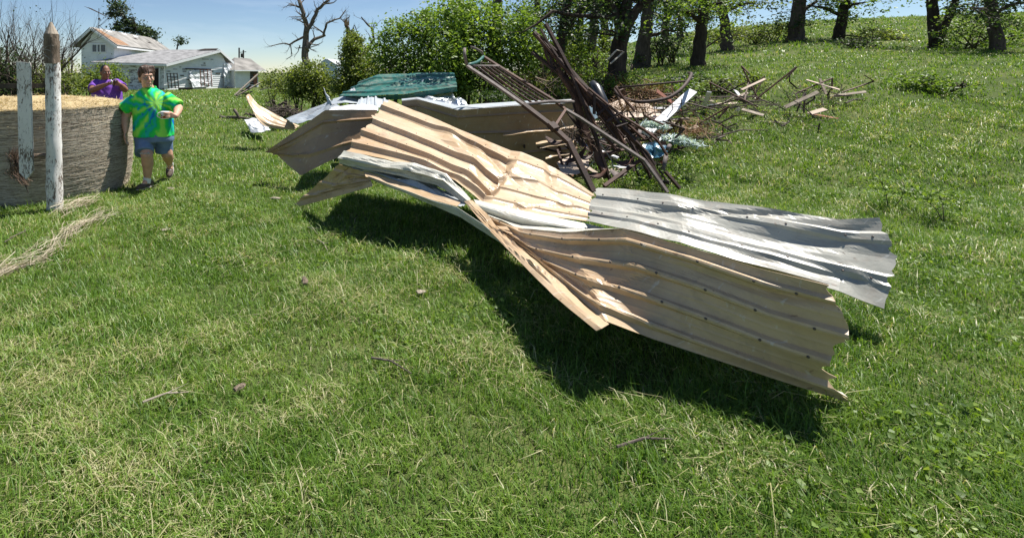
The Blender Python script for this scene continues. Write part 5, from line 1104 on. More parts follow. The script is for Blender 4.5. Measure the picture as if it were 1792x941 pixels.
def build_back_brush():
    # bare soil washed out behind the wreckage, draped on the ground
    def soil(name, pts, seed):
        c = np.mean([tuple(atg(*p)) for p in pts], 0); R = random.Random(seed); V = [tuple(c + np.array([0, 0, .02]))]; n = 48; P = [atg(*p) for p in pts]
        for k in range(n):
            f = k / n * len(P); i = int(f); q = P[i].lerp(P[(i + 1) % len(P)], f - i)
            for s_ in (.5, 1.0):
                x = c[0] + (q.x - c[0]) * s_ * (1 + .12 * R.gauss(0, 1)); y = c[1] + (q.y - c[1]) * s_ * (1 + .12 * R.gauss(0, 1)); V.append((x, y, gz(x, y) + (.05 if s_ < 1 else .006)))
        b = MB(); b.add(V, [(0, 1 + 2 * k, 1 + 2 * ((k + 1) % n)) for k in range(n)] + [(1 + 2 * k, 2 + 2 * k, 2 + 2 * ((k + 1) % n), 1 + 2 * ((k + 1) % n)) for k in range(n)])
        o = b.build(name, M['soil'], None, True); o['kind'] = 'structure'
    soil('bare_soil', [(905, 175), (920, 150), (980, 140), (1040, 150), (1060, 172), (990, 185)], 1)
    soil('bare_soil', [(1080, 186), (1100, 166), (1150, 160), (1180, 168), (1160, 182)], 2)
    soil('bare_soil', [(1060, 235), (1100, 222), (1160, 228), (1190, 240), (1120, 252)], 3)
    bush('broken_bough', 'dark leafy broken bough lying on the slope behind the iron hoop', 'bough', [E_(1185, 148, 13, 26, 10, .4), E_(1215, 140, 13.4, 20, 8, .4)], 90, 14, .07, .08, 'leafC', 81, 5, .015)
    bush('broken_bough', 'leafy broken bough lying left of the dark forked tree', 'bough', [E_(975, 150, 13, 30, 12, .4), E_(1000, 162, 12, 26, 9, .4)], 100, 14, .07, .07, 'leafB', 82, 5, .015)
    bush('leafy_tree', 'bright leafy sapling between the iron beams and the slender grey trunk', 'tree', [E_(1010, 70, 19, 26, 26, .8), E_(985, 88, 19, 26, 22, .8), E_(1055, 80, 19, 16, 22, .6)], 260, 15, .13, .105, 'leafD', 83)
    bush('leafy_tree', 'pale leafy sapling left of the tall iron beams', 'tree', [E_(935, 60, 17, 22, 26, .6), E_(950, 95, 16.5, 26, 20, .6), E_(925, 25, 17, 14, 14, .5)], 220, 15, .12, .09, 'leafA', 84)
    bush('slope_shrub', 'weedy shrub on the slope right of the iron hoop', 'shrub', [E_(1262, 150, 12.5, 34, 12, .5), E_(1310, 140, 13, 26, 12, .5)], 110, 13, .09, .07, 'leafD', 85)
    bush('slope_shrub', 'low dry looking shrub at the top of the slope', 'shrub', [E_(1250, 62, 30, 40, 10, 1.0), E_(1290, 56, 31, 30, 10, 1.0)], 120, 13, .2, .15, 'leafB', 86)
    bush('slope_shrub', 'rounded green shrub low on the far right slope', 'shrub', [E_(1600, 150, 12, 40, 22, .6), E_(1650, 160, 11.6, 34, 16, .5)], 170, 14, .09, .07, 'leafA', 87)
    bush('slope_shrub', 'straggly shrub between the two groups of trunks on the slope', 'shrub', [E_(1530, 66, 26, 36, 16, .9), E_(1570, 74, 25, 24, 12, .7)], 120, 13, .16, .12, 'leafB', 88)
    # fallen sticks and rubble among the wreck
    R = random.Random(91); t = thing('stick_litter', 'scatter of broken sticks around the rusty beams', 'sticks', tuple(at(1080, 290, 7)))
    for k in range(46):
        x = R.uniform(960, 1200); y = R.uniform(205, 318); Y = min(9.5, max(6.7, 1440 / max(60, y - 127) * .98)); p = at(x, y, Y); p.z = max(p.z, gz(p.x, p.y) + .02)
        q = p + Vector((R.gauss(0, .22), R.gauss(0, .12), R.gauss(.03, .08))); b = MB(); b.tube([p, p.lerp(q, .5) + Vector((0, 0, .03)), q], [.010, .008, .004], 5); b.build('stick', M[R.choice(('twig', 'bark', 'deadbark'))], t)
    for i in range(16):
        x = R.uniform(985, 1190); y = R.uniform(225, 312); Y = min(9.2, max(6.75, 1440 / (y - 127) * .97)); w = R.uniform(5, 12)
        sheet('scrap', [[(x, y, Y + .1), (x + w, y - R.uniform(-2, 3), Y + .12)], [(x + R.uniform(-3, 3), y + 4, Y - .05), (x + w, y + 4, Y - .05)]], (R.choice(('slab', 'whitesheet', 'greysheet', 'redwood')),) * 2, parent=t, dent=.02, creases=2, amp=.02, seed=200 + i, nu=6, nv=4)
    # tangled heaps of brush, boards and bent iron right of and behind the beams
    def heap(label, boxes, ns, seed, nb=10, ni=8):
        R = random.Random(seed); c = atg((boxes[0][0] + boxes[0][2]) / 2, boxes[0][3]); t = thing('scrap_heap', label, 'scrap heap', tuple(c)); tw = MB()
        def spot():
            x0, y0, x1, y1 = R.choice(boxes); p = atg(R.uniform(x0, x1), R.uniform(y0, y1)); p.z = gz(p.x, p.y) + abs(R.gauss(0, .13)); return p
        for k in range(ns):
            p = spot(); q = p + Vector((R.gauss(0, .32), R.gauss(0, .18), R.gauss(.06, .13))); r = R.uniform(.008, .022); m = p.lerp(q, .5) + Vector((R.gauss(0, .04), 0, R.gauss(.02, .04)))
            b = MB(); b.tube([p, m, q], [r, r * .8, r * .4], 5); b.build('branch', M[R.choice(('twig', 'bark', 'deadbark', 'barkdark'))], t)
        for k in range(ns * 4):
            p = spot(); q = p + Vector((R.gauss(0, .16), R.gauss(0, .12), R.gauss(.03, .09))); tw.tube([p, p.lerp(q, .5) + Vector((0, 0, .02)), q], [.005, .004, .002], 4)
        o = tw.build('twigs', M['twig'], t); o['kind'] = 'stuff'
        for k in range(nb):
            p = spot(); d = Vector((R.gauss(0, 1), R.gauss(0, .5), R.gauss(.1, .35))).normalized() * R.uniform(.25, .7); b = MB(); b.bar(p, p + d, R.uniform(.04, .11), .018, (R.gauss(0, .4), -.4, 1)); b.build('board', M[R.choice(('slab', 'plank', 'whitebeam', 'redwood', 'plank'))], t)
        for k in range(ni):
            p = spot(); d = Vector((R.gauss(0, 1), R.gauss(0, .5), abs(R.gauss(.3, .4)))).normalized() * R.uniform(.4, 1.0); b = MB(); b.bar(p, p + d, .025, .022, (0, -.4, 1)); b.bar(p + d, p + d + Vector((R.gauss(0, .2), R.gauss(0, .1), R.gauss(-.1, .15))), .024, .021, (0, -.4, 1)); b.build('bent_bar', M[R.choice(('rust', 'rust2'))], t)
    heap('brown brush and scrap heap between the crossed beams and the white beam', [(1070, 205, 1180, 262), (1090, 180, 1200, 215), (1080, 230, 1170, 300)], 90, 301, 18, 24)
    heap('dark scrap heap under the ladder-like rusty rack', [(985, 262, 1075, 322), (1000, 225, 1080, 270)], 60, 302, 14, 26)
    heap('brown brush and scrap heap right of the blue shreds', [(1185, 190, 1290, 262), (1200, 165, 1330, 205)], 60, 303, 16, 10)
    heap('thin brush heap farther right on the lower slope', [(1330, 185, 1460, 235), (1380, 165, 1480, 190)], 40, 304, 8, 4)
    heap('brush and twig heap at the foot of the grey trunks', [(1085, 140, 1200, 168), (930, 150, 1040, 175)], 50, 305, 6, 2)
build_back_brush()

# ------------------------------------------------------------------ things on the lawn
def build_lawn_bits():
    t = thing('dry_grass_swath', 'long twisted swath of pale dry grass on the lawn at lower left', 'dry grass', tuple(atg(60, 465)))
    pts = [atg(x, y) + Vector((0, 0, .05)) for x, y in ((-60, 512), (0, 486), (35, 475), (70, 460), (100, 434), (122, 412), (146, 396), (170, 388))]
    o = fibres('dry_stalks', pts, .013, 170, .5, .004, M['drygrass'], t, 14, -.015); o['kind'] = 'stuff'
    o = fibres('stray_stalks', pts, .09, 90, .4, .0035, M['drygrass'], t, 15, -.03); o['kind'] = 'stuff'
    o = fibres('dry_grass_wisps', [atg(x, y) + Vector((0, 0, .05)) for x, y in ((112, 378), (135, 366), (160, 360))], .05, 110, .35, .004, M['drygrass'], None, 16, 0); o['kind'] = 'stuff'; tag(o, 'pale dry wisps on the grass right of the post foot', 'dry grass')
    def chip(name, label, cat, px, py, L, W, H, rot, mat, seed):
        p = atg(px, py); R = random.Random(seed); b = MB(); d = Vector((math.cos(rot), math.sin(rot), 0)); s = Vector((-d.y, d.x, 0)); vs = []
        for f, k in ((-.5, .75), (-.15, 1), (.2, .85), (.5, .3)):
            for a, z in ((-1, .15), (-.7, .9), (.1, 1.1), (.8, .8), (1, .1)):
                vs.append(p + d * L * f + s * W * .5 * a * k * R.uniform(.85, 1.15) + Vector((0, 0, .035 + H * z * k * R.uniform(.8, 1.2))))
        fs = [(i * 5 + j, i * 5 + j + 1, i * 5 + j + 6, i * 5 + j + 5) for i in range(3) for j in range(4)] + [(4, 3, 2, 1, 0), (15, 16, 17, 18, 19)] + [(i * 5 + 4, i * 5, i * 5 + 5, i * 5 + 9) for i in range(3)]
        b.add(vs, fs); b.build(name, M[mat], None, label=label, cat=cat)
    chip('bark_chip', 'brown wedge of bark standing in the near grass', 'bark', 533, 500, .16, .05, .025, 1.75, 'postbark', 1)
    chip('wood_chip', 'grey chip of wood near the big shadow', 'wood chip', 737, 519, .07, .05, .012, .3, 'plank', 2)
    chip('wood_chip', 'pale flat scrap on the lawn in front of the walking person', 'wood chip', 290, 408, .09, .06, .012, .6, 'plank', 3)
    chip('wood_chip', 'pale scrap by the heap corner on the grass', 'wood chip', 482, 352, .13, .06, .015, 2.9, 'plank', 4)
    chip('wood_chip', 'small pale scrap right of the walking person', 'wood chip', 300, 335, .10, .05, .02, .2, 'plank', 5)
    def twig(px0, py0, px1, py1, r, lab, mat='twig'):
        p, q = atg(px0, py0), atg(px1, py1); up = Vector((0, 0, .045)); b = MB(); m = p.lerp(q, .45) + Vector((.01, .01, .015)); b.tube([p + up, m + up, q + up], [r, r * .8, r * .4], 6); b.tube([m + up, m + up + (q - p) * .3 + Vector((.03, .02, .02))], [r * .5, r * .2], 4)
        b.build('twig', M[mat], None, label=lab, cat='twig', group='twigs on the lawn')
    twig(555, 428, 574, 448, .006, 'thin bent twig on the lawn left of the big shadow', 'plank')
    twig(538, 405, 556, 418, .005, 'short twig just above the bent twig on the lawn', 'plank')
    twig(8, 432, 46, 412, .006, 'grey twig on the lawn above the dry swath', 'twig')
    twig(650, 640, 720, 668, .006, 'long grey twig in the nearest grass')
    twig(250, 720, 330, 702, .005, 'thin twig in the nearest grass at lower left', 'plank')
    twig(1080, 800, 1180, 786, .006, 'grey twig in the nearest grass in front of the tan sheet')
    chip('bark_chip', 'small dark bark flake in the nearest grass', 'bark', 420, 690, .07, .035, .015, .9, 'postbark', 6)
    # pale litter on the slope
    t = fibres('dead_twig_litter', [at(930, 165, 11.5), at(980, 155, 12.5), at(1030, 150, 12.5)], .5, 260, .5, .014, M['roots'], None, 18, 0, False); t['kind'] = 'stuff'; tag(t, 'litter of dead twigs on the bare soil behind the wall sheet', 'twigs')
build_lawn_bits()
# ------------------------------------------------------------------ people
def blob_cap(b, p, q, r0, r1, n=12):
    p, q = Vector(p), Vector(q); d = q - p; L = d.length
    t = d.normalized() if L > 1e-6 else Vector((0, 0, 1))
    pts, rad = [], []
    for k in range(5):
        a = math.pi / 2 * (1 - k / 4); pts.append(p - t * r0 * math.sin(a)); rad.append(max(.0008, r0 * math.cos(a)))
    for k in range(5):
        a = math.pi / 2 * k / 4; pts.append(q + t * r1 * math.sin(a)); rad.append(max(.0008, r1 * math.cos(a)))
    b.tube(pts, rad, n)
def blob_ell(b, c, ax, n=14, m=9):
    c = Vector(c); ax = [Vector(a) for a in ax]; vs = []; fs = []
    for i in range(m + 1):
        th = math.pi * (i + .02) / (m + .04)
        for k in range(n):
            ph = 2 * math.pi * k / n; vs.append(c + ax[0] * math.sin(th) * math.cos(ph) + ax[1] * math.sin(th) * math.sin(ph) + ax[2] * math.cos(th))
    for i in range(m):
        for k in range(n): fs.append((i * n + k, (i + 1) * n + k, (i + 1) * n + (k + 1) % n, i * n + (k + 1) % n))
    fs.append(tuple(range(n))); fs.append(tuple(range((m + 1) * n - 1, m * n - 1, -1)))
    b.add(vs, fs)
def blob_loft(b, rings, n=28):
    """rings: (centre, rx, ry); horizontal ellipses stacked downwards"""
    vs = []; fs = []
    for c, rx, ry in rings:
        for k in range(n): a = 2 * math.pi * k / n; vs.append(Vector(c) + Vector((rx * math.cos(a), ry * math.sin(a), 0)))
    m = len(rings)
    for i in range(m - 1):
        for k in range(n): fs.append((i * n + k, (i + 1) * n + k, (i + 1) * n + (k + 1) % n, i * n + (k + 1) % n))
    fs.append(tuple(range(n))); fs.append(tuple(range(m * n - 1, (m - 1) * n - 1, -1)))
    b.add(vs, fs)
def frustum(b, p, q, r0, r1, n=18):
    b.tube([p, Vector(p).lerp(Vector(q), .5), q], [r0, (r0 + r1) / 2, r1], n)
def remeshed(b, name, mat, parent, voxel, smooth=4, fold=0.0, fscale=14, seed=0):
    """melt the overlapping volumes into one continuous skin"""
    me = bpy.data.meshes.new('tmp'); me.from_pydata(b.v, [], b.f); me.update()
    bm = bmesh.new(); bm.from_mesh(me); bmesh.ops.recalc_face_normals(bm, faces=bm.faces); bm.to_mesh(me); bm.free()
    o = bpy.data.objects.new('tmp', me); COL.objects.link(o)
    r = o.modifiers.new('r', 'REMESH'); r.mode = 'VOXEL'; r.voxel_size = voxel; r.use_smooth_shade = True
    s = o.modifiers.new('s', 'SMOOTH'); s.iterations = smooth; s.factor = .5
    dg = bpy.context.evaluated_depsgraph_get(); m2 = bpy.data.meshes.new_from_object(o.evaluated_get(dg)); bpy.data.objects.remove(o); bpy.data.meshes.remove(me)
    m2.name = name; m2.materials.clear(); m2.materials.append(mat)
    if fold:
        for v, nn in zip(m2.vertices, [Vector(v.normal) for v in m2.vertices]):
            p = v.co; f = noise.noise(Vector((p.x * fscale, p.y * fscale, p.z * fscale * .45 + seed))) + .5 * noise.noise(Vector((p.x * fscale * 2.2 + p.z * 9, p.y * fscale * 2, p.z * fscale + seed)))
            v.co = p + nn * fold * f
    m2.polygons.foreach_set('use_smooth', [True] * len(m2.polygons)); m2.update()
    x = bpy.data.objects.new(name, m2); link(x, parent); return x
def frame(yaw, pitch=0.0, roll=0.0):
    """forward, left, up of a head or foot; yaw 0 faces the viewer, positive turns to the picture's right"""
    f = Vector((math.sin(yaw), -math.cos(yaw), 0)); l = Vector((math.cos(yaw), math.sin(yaw), 0)); u = Vector((0, 0, 1))
    f2 = (f * math.cos(pitch) - u * math.sin(pitch)); u2 = (u * math.cos(pitch) + f * math.sin(pitch))
    u3 = u2 * math.cos(roll) + l * math.sin(roll); l3 = l * math.cos(roll) - u2 * math.sin(roll)
    return f2, l3, u3
def head(b, c, fr, s=1.0):
    f, l, u = fr; P = lambda a, d, e: c + (f * a + l * d + u * e) * s
    blob_ell(b, P(-.01, 0, .03), (f * .100 * s, l * .079 * s, u * .112 * s)); blob_ell(b, P(.022, 0, -.05), (f * .072 * s, l * .066 * s, u * .070 * s))
    blob_ell(b, P(.070, 0, -.094), (f * .026 * s, l * .032 * s, u * .022 * s)); blob_cap(b, P(.088, 0, .018), P(.112, 0, -.022), .009 * s, .015 * s)
    blob_ell(b, P(.100, 0, -.030), (f * .014 * s, l * .021 * s, u * .011 * s))
    blob_ell(b, P(.078, 0, .036), (f * .018 * s, l * .056 * s, u * .011 * s)); blob_ell(b, P(.088, 0, -.062), (f * .014 * s, l * .027 * s, u * .011 * s))
    for k in (-1, 1):
        blob_ell(b, P(.060, k * .044, -.022), (f * .030 * s, l * .026 * s, u * .028 * s)); blob_ell(b, P(-.008, k * .082, -.004), (f * .020 * s, l * .011 * s, u * .032 * s))
def face_bits(par, c, fr, s, brow_mat, lip_mat, eye_mat, white_mat):
    f, l, u = fr; P = lambda a, d, e: c + (f * a + l * d + u * e) * s
    for k in (-1, 1):
        b = MB(); blob_ell(b, P(.083, k * .033, .008), (f * .009 * s, l * .014 * s, u * .0075 * s), 10, 6); o = b.build('eye', white_mat, par, True)
        b = MB(); blob_ell(b, P(.0895, k * .033, .008), (f * .004 * s, l * .006 * s, u * .006 * s), 8, 5); b.build('iris', eye_mat, o, True)
        b = MB(); b.tube([P(.092, k * .016, .030), P(.094, k * .034, .037), P(.080, k * .054, .030)], [.004 * s, .005 * s, .003 * s], 6); b.build('eyebrow', brow_mat, par)
    b = MB(); b.tube([P(.092, -.024, -.063), P(.1035, 0, -.061), P(.092, .024, -.063)], [.003 * s, .0055 * s, .003 * s], 6); b.build('mouth', lip_mat, par)
def hand(b, wrist, d, palm_n, thumb_d, curl=.35, s=1.0):
    """palm and five bent fingers; d points along the hand, palm_n out of the palm"""
    d = Vector(d).normalized(); n = Vector(palm_n); n = (n - d * n.dot(d)).normalized(); w = d.cross(n).normalized(); t = Vector(thumb_d)
    if t.dot(w) < 0: w = -w        # w points to the thumb side
    for k in (-1, 0, 1): blob_cap(b, wrist + w * k * .018 * s, wrist + d * .085 * s + w * k * .026 * s, .019 * s, .0165 * s, 8)
    for k, L in ((1.25, .072), (.45, .082), (-.35, .076), (-1.15, .060)):
        p = wrist + d * .085 * s + w * k * .024 * s; a = curl
        for j, fr_ in enumerate((.45, .32, .23)):
            dd = d * math.cos(a) + n * math.sin(a); q = p + dd * L * fr_ * s * 1.05; blob_cap(b, p, q, (.0105 - .001 * j) * s, (.0098 - .001 * j) * s, 8); p = q; a += curl
    p = wrist + d * .03 * s + w * .03 * s; q = p + (d * .55 + w * .75 + n * .25).normalized() * .042 * s; r = q + (d * .85 + w * .25 + n * .4).normalized() * .034 * s
    blob_cap(b, p, q, .014 * s, .0115 * s, 8); blob_cap(b, q, r, .0112 * s, .009 * s, 8)

def mat_skin(name, c):
    m = N(name); v = m.coord(); f = m.noise(v, 18, 4); m.bump(m.noise(v, 120, 3), .1, .002)
    m.set(m.b.inputs['Subsurface Weight'], .12); m.set(m.b.inputs['Subsurface Radius'], (.02, .008, .005))
    return m.fin(m.ramp(f, [(.3, tuple(x * .86 for x in c)), (.7, tuple(min(1, x * 1.1) for x in c))]), .5, .35)
def mat_cloth(name, c, var=.15, scale=9):
    m = N(name); v = m.coord(); f = m.noise(v, scale, 4); m.bump(m.noise(v, 260, 2), .15, .002)
    return m.fin(m.ramp(f, [(.3, tuple(x * (1 - var) for x in c)), (.7, tuple(min(1, x * (1 + var)) for x in c))]), .85, .15)
def mat_tiedye(c):
    m = N('tie_dyed_cotton'); co = m.n('ShaderNodeTexCoord').outputs['Object']
    v = m.n('ShaderNodeVectorMath', {0: co, 1: tuple(c)}, operation='SUBTRACT').outputs[0]
    sp = m.n('ShaderNodeSeparateXYZ', {0: v}); x, z = sp.outputs[0], sp.outputs[2]
    ang = m.math('ARCTAN2', z, x); rad = m.math('SQRT', m.math('ADD', m.math('MULTIPLY', x, x), m.math('MULTIPLY', z, z)))
    wob = m.noise(v, 4.0, 3, .55); wob2 = m.noise(v, 11, 3, .6)
    s1 = m.math('SINE', m.math('ADD', m.math('MULTIPLY', ang, 9.0), m.math('ADD', m.math('MULTIPLY', rad, 7.0), m.math('MULTIPLY', wob, 9.0))))
    s1 = m.math('ADD', m.math('MULTIPLY', s1, .5), .5)
    patch = m.math('ADD', m.math('MULTIPLY', m.noise(v, 5.0, 2, .5, .3), .75), m.math('MULTIPLY', wob2, .25))
    col = m.ramp(s1, [(0.02, (.015, .42, .36)), (0.14, (.014, .50, .12)), (0.55, (.040, .62, .07)), (0.97, (.30, .76, .10))])
    col = m.mix(m.ramp(patch, [(.595, (0, 0, 0)), (.66, (1, 1, 1))]), col, m.ramp(s1, [(.1, (.006, .09, .50)), (.5, (.01, .25, .55)), (.85, (.02, .52, .25))]))
    near = m.ramp(rad, [(.02, (1, 1, 1)), (.13, (0, 0, 0))]); col = m.mix(m.math('MULTIPLY', near, .55), col, (.42, .68, .10))
    m.bump(m.noise(v, 240, 2), .12, .002); return m.fin(col, .85, .15)
def mat_denim():
    m = N('faded_denim'); v = m.coord(); f = m.noise(v, 7, 5, .6); tw = m.noise(m.coord(scale=(220, 220, 60), rot=(0, .7, 0)), 1, 2)
    m.bump(tw, .2, .002); return m.fin(m.mix(m.math('MULTIPLY', tw, .35), m.ramp(f, [(.3, (.085, .14, .255)), (.7, (.18, .255, .385))]), (.16, .21, .31)), .85, .15)

def build_people():
    dark = mat_plain('dark_pupil', (.02, .015, .012), .1, 5, .2, .5, 0); white = mat_plain('eye_white', (.6, .58, .55), .05, 5, .25, .4, 0)
    # ---------------- person walking with a mug
    sk = mat_skin('sunned_skin', (.55, .32, .225)); hair = mat_plain('short_brown_hair', (.075, .040, .024), .5, 60, .5, .35, .5, 110, .006)
    Yb = 7.22; p0 = at(262, 328, 7.22)
    t = thing('person', 'person in a bright green tie dye shirt and denim shorts walking with a mug', 'person', (p0.x, p0.y, 0))
    A = lambda x, y, Y=Yb: at(x, y, Y)
    fr = frame(math.radians(38), math.radians(4), math.radians(-4)); hc = A(256.5, 136, 7.18); S = 1.16
    b = MB(); head(b, hc, fr, S)
    blob_cap(b, hc - fr[2] * .07 * S - fr[0] * .02, A(261, 158, 7.26), .066, .085)
    blob_loft(b, [(A(262, 156), .10, .09), (A(263, 170), .15, .10), (A(266, 190), .21, .14), (A(268, 220), .23, .16), (A(269, 246), .23, .16)])
    # right arm hangs at the picture's left
    sh, el, wr = A(232, 178, 7.22), A(220, 205, 7.20), A(220, 230, 7.10)
    blob_cap(b, sh, el, .068, .066); blob_cap(b, el, A(219.5, 214, 7.16), .066, .062); blob_cap(b, A(219.5, 214, 7.16), wr, .060, .036)
    hand(b, wr + Vector((0, 0, -.01)), (.02, -.12, -1), (1, .1, 0), (0, -1, 0), .28, 1.12)
    # left arm bent, hand at the mug
    MUG = at(288.5, 201.5, 6.80)
    sh, el = A(297, 177, 7.18), A(312, 190, 7.12); wr = MUG + Vector((.125, .055, -.018))
    blob_cap(b, sh, el, .066, .064); blob_cap(b, el, el.lerp(wr, .45), .064, .056); blob_cap(b, el.lerp(wr, .45), wr, .054, .034)
    rm = .056
    for k in (-1, 0, 1): blob_cap(b, wr + Vector((0, 0, k * .012)), MUG + Vector((.078, .012, k * .024)), .020, .017, 8)
    for k, z in enumerate((.034, .012, -.010, -.031)):
        last = MUG + Vector((.076, .006, z)); r = .0108 - .0006 * k
        for a in (8, -28, -58, -84 + 9 * k):
            q = MUG + Vector((math.cos(math.radians(a)) * (rm + .011), math.sin(math.radians(a)) * (rm + .011), z)); blob_cap(b, last, q, r, r * .93, 8); last = q
    q1 = MUG + Vector((.066, .042, .036)); q2 = MUG + Vector((.03, .064, .043)); blob_cap(b, MUG + Vector((.085, .03, .012)), q1, .0145, .0125, 8); blob_cap(b, q1, q2, .012, .0095, 8)
    # legs
    hipR, knR, anR = A(254, 238, 7.18), A(257, 272, 7.02), A(258.5, 315, 7.12)
    blob_cap(b, hipR, knR, .115, .080); blob_cap(b, knR, knR.lerp(anR, .35) + Vector((0, .02, 0)), .078, .082); blob_cap(b, knR.lerp(anR, .35) + Vector((0, .02, 0)), anR, .078, .044); blob_cap(b, anR, anR + Vector((-.02, -.06, -.03)), .044, .036)
    hipL, knL, anL = A(285, 238, 7.3), A(292.5, 269, 7.30), A(297, 287, 7.72)
    blob_cap(b, hipL, knL, .112, .080); blob_cap(b, knL, knL.lerp(anL, .35), .078, .080); blob_cap(b, knL.lerp(anL, .35), anL, .076, .044); blob_cap(b, anL, anL + Vector((.02, -.03, -.06)), .044, .034)
    body = remeshed(b, 'body', sk, t, .0085, 3)
    face_bits(t, hc, fr, S, hair, mat_plain('lips', (.36, .16, .13), .1, 9, .45, .3, 0), dark, white)
    # hair: short with a fringe
    f, l, u = fr; P = lambda a, d, e: hc + (f * a + l * d + u * e) * S
    b = MB(); blob_ell(b, P(-.028, 0, .058), (f * .102 * S, l * .094 * S, u * .098 * S)); blob_ell(b, P(-.062, 0, -.005), (f * .062 * S, l * .084 * S, u * .085 * S))
    for k in range(-3, 4):
        blob_cap(b, P(.035, k * .022, .125), P(.086 - abs(k) * .010, k * .025 + .008, .062 + .004 * (k % 2)), .026, .010, 8)
    for k in (-1, 1): blob_cap(b, P(.0, k * .083, .07), P(.012, k * .086, .012), .022, .010, 8)
    remeshed(b, 'hair', hair, t, .007, 3, .003, 40, 2)
    # spectacles
    gm = mat_plain('thin_metal_rim', (.10, .085, .07), .2, 9, .35, .5, 0); b = MB()
    for k in (-1, 1):
        ring = [P(.103, k * .034, .004) + (l * .021 * math.cos(a) + u * .015 * math.sin(a)) * S for a in [i * math.pi / 8 for i in range(17)]]; b.tube(ring, .0016, 5)
        b.tube([P(.101, k * .055, .008), P(.01, k * .084, .012)], .0016, 5)
    b.tube([P(.105, -.013, .008), P(.109, 0, .012), P(.105, .013, .008)], .0016, 5); b.build('spectacles', gm, t)
    # shirt
    b = MB(); blob_loft(b, [(A(261.5, 153.5, 7.25), .088, .082), (A(261.5, 156.5), .125, .105), (A(262, 160), .175, .125), (A(263, 166), .228, .15), (A(264, 172), .262, .168), (A(265.5, 181), .268, .19), (A(266.5, 192), .272, .208), (A(267.5, 208), .274, .218), (A(268.5, 224), .280, .216), (A(269.5, 238), .286, .212)])
    frustum(b, A(238, 173), A(216, 193, 7.20), .100, .098); frustum(b, A(290, 172), A(313, 187, 7.13), .098, .095)
    remeshed(b, 'shirt', mat_tiedye(at(271, 181, 7.0)), t, .011, 4, .014, 8, 5)
    b = MB(); ring = [A(261.5, 153.5, 7.235) + Vector((.088 * math.cos(a), .082 * math.sin(a), .016 * math.sin(a))) for a in [i * math.pi / 12 for i in range(25)]]; b.tube(ring, .011, 7); b.build('collar', M['shirtrim'] if 'shirtrim' in M else mat_cloth('green_collar', (.03, .36, .06)), t, True)
    # shorts
    b = MB(); blob_loft(b, [(A(269, 228), .27, .20), (A(269.5, 242), .280, .20), (A(270, 247), .272, .19)])
    frustum(b, A(253.5, 244, 7.18), A(252.5, 268, 7.04), .134, .130); frustum(b, A(286, 244, 7.28), A(287.5, 265, 7.32), .130, .124)
    remeshed(b, 'shorts', mat_denim(), t, .010, 3, .008, 10, 9)
    fm = mat_cloth('frayed_hem', (.55, .57, .60)); o = fibres('frayed_hem', [A(244, 268, 6.95), A(253, 269, 6.91), A(262, 268, 6.95)], .008, 70, .035, .003, M['bluefluff'], t, 4, -.005, False); o['kind'] = 'stuff'
    # socks and shoes
    sm = mat_cloth('white_sock', (.66, .66, .67), .08); b = MB(); frustum(b, anR + Vector((0, 0, .075)), anR + Vector((-.008, -.015, -.045)), .052, .055); remeshed(b, 'sock', sm, t, .007, 2, .004, 30)
    b = MB(); dl = (knL - anL).normalized(); frustum(b, anL + dl * .075, anL - dl * .05, .050, .054); remeshed(b, 'sock', sm, t, .007, 2, .004, 30)
    shm = mat_plain('brown_trainer', (.10, .075, .06), .5, 22, .8, .25, .5, 60, .006); sole = mat_plain('pale_sole', (.36, .33, .30), .3, 12, .85, .2)
    def shoe(an, d, tilt):
        d = Vector(d).normalized(); d = (d * math.cos(tilt) - Vector((0, 0, 1)) * math.sin(tilt)); s = d.cross(Vector((0, 0, 1))).normalized(); up = s.cross(d)
        c = an - up * .055
        b = MB(); blob_ell(b, c - d * .03, (d * .075, s * .050, up * .058)); blob_ell(b, c + d * .09 - up * .012, (d * .12, s * .056, up * .040)); o = remeshed(b, 'shoe', shm, t, .007, 2, .003, 40)
        b = MB(); blob_ell(b, c + d * .045 - up * .038, (d * .165, s * .060, up * .020), 20, 6); b.build('sole', sole, o, True)
        b = MB()
        for k in range(4): q = c + d * (.045 + .026 * k) + up * (.036 - .007 * k); b.tube([q - s * .03, q + up * .006, q + s * .03], .004, 5)
        b.build('laces', sm, o)
    shoe(anR, (-.45, -1, 0), .03); shoe(anL, (.25, -1, 0), .55)
    # mug
    g = thing('mug', 'white printed mug held by the walking person', 'mug', tuple(MUG - Vector((0, 0, .048))))
    m = N('printed_mug'); v = m.coord(); wh = (.74, .73, .72); f = m.noise(v, 26, 2); z = m.n('ShaderNodeSeparateXYZ', {0: v}).outputs[2]
    band = m.math('MULTIPLY', m.math('GREATER_THAN', z, MUG.z - .038), m.math('LESS_THAN', z, MUG.z + .022))
    pic = m.ramp(f, [(.40, (.30, .035, .02)), (.50, (.42, .17, .05)), (.56, wh), (.66, (.10, .035, .05))])
    cm = m.fin(m.mix(band, wh, pic), .2, .5)
    b = MB(); n = 28; prof = [(.052, -.048), (rm, -.044), (rm, .046), (rm - .002, .049), (rm - .006, .046), (rm - .006, -.03), (.0, -.032)]; vs = []
    for r, zz in prof:
        for k in range(n): a = 2 * math.pi * k / n; vs.append(MUG + Vector((r * math.cos(a), r * math.sin(a), zz)))
    b.add(vs, [(i * n + k, i * n + (k + 1) % n, (i + 1) * n + (k + 1) % n, (i + 1) * n + k) for i in range(len(prof) - 1) for k in range(n)] + [tuple(range(n - 1, -1, -1))]); b.build('cup', cm, g, True)
    b = MB(); b.tube([MUG + Vector((-rm + .004 - .045 * math.sin(a), -.012 * math.sin(a), .034 * math.cos(a))) for a in [i * math.pi / 10 for i in range(11)]], .0075, 8); b.build('handle', mat_plain('white_glaze', (.74, .73, .72), .03, 4, .2, .5, 0), g, True)

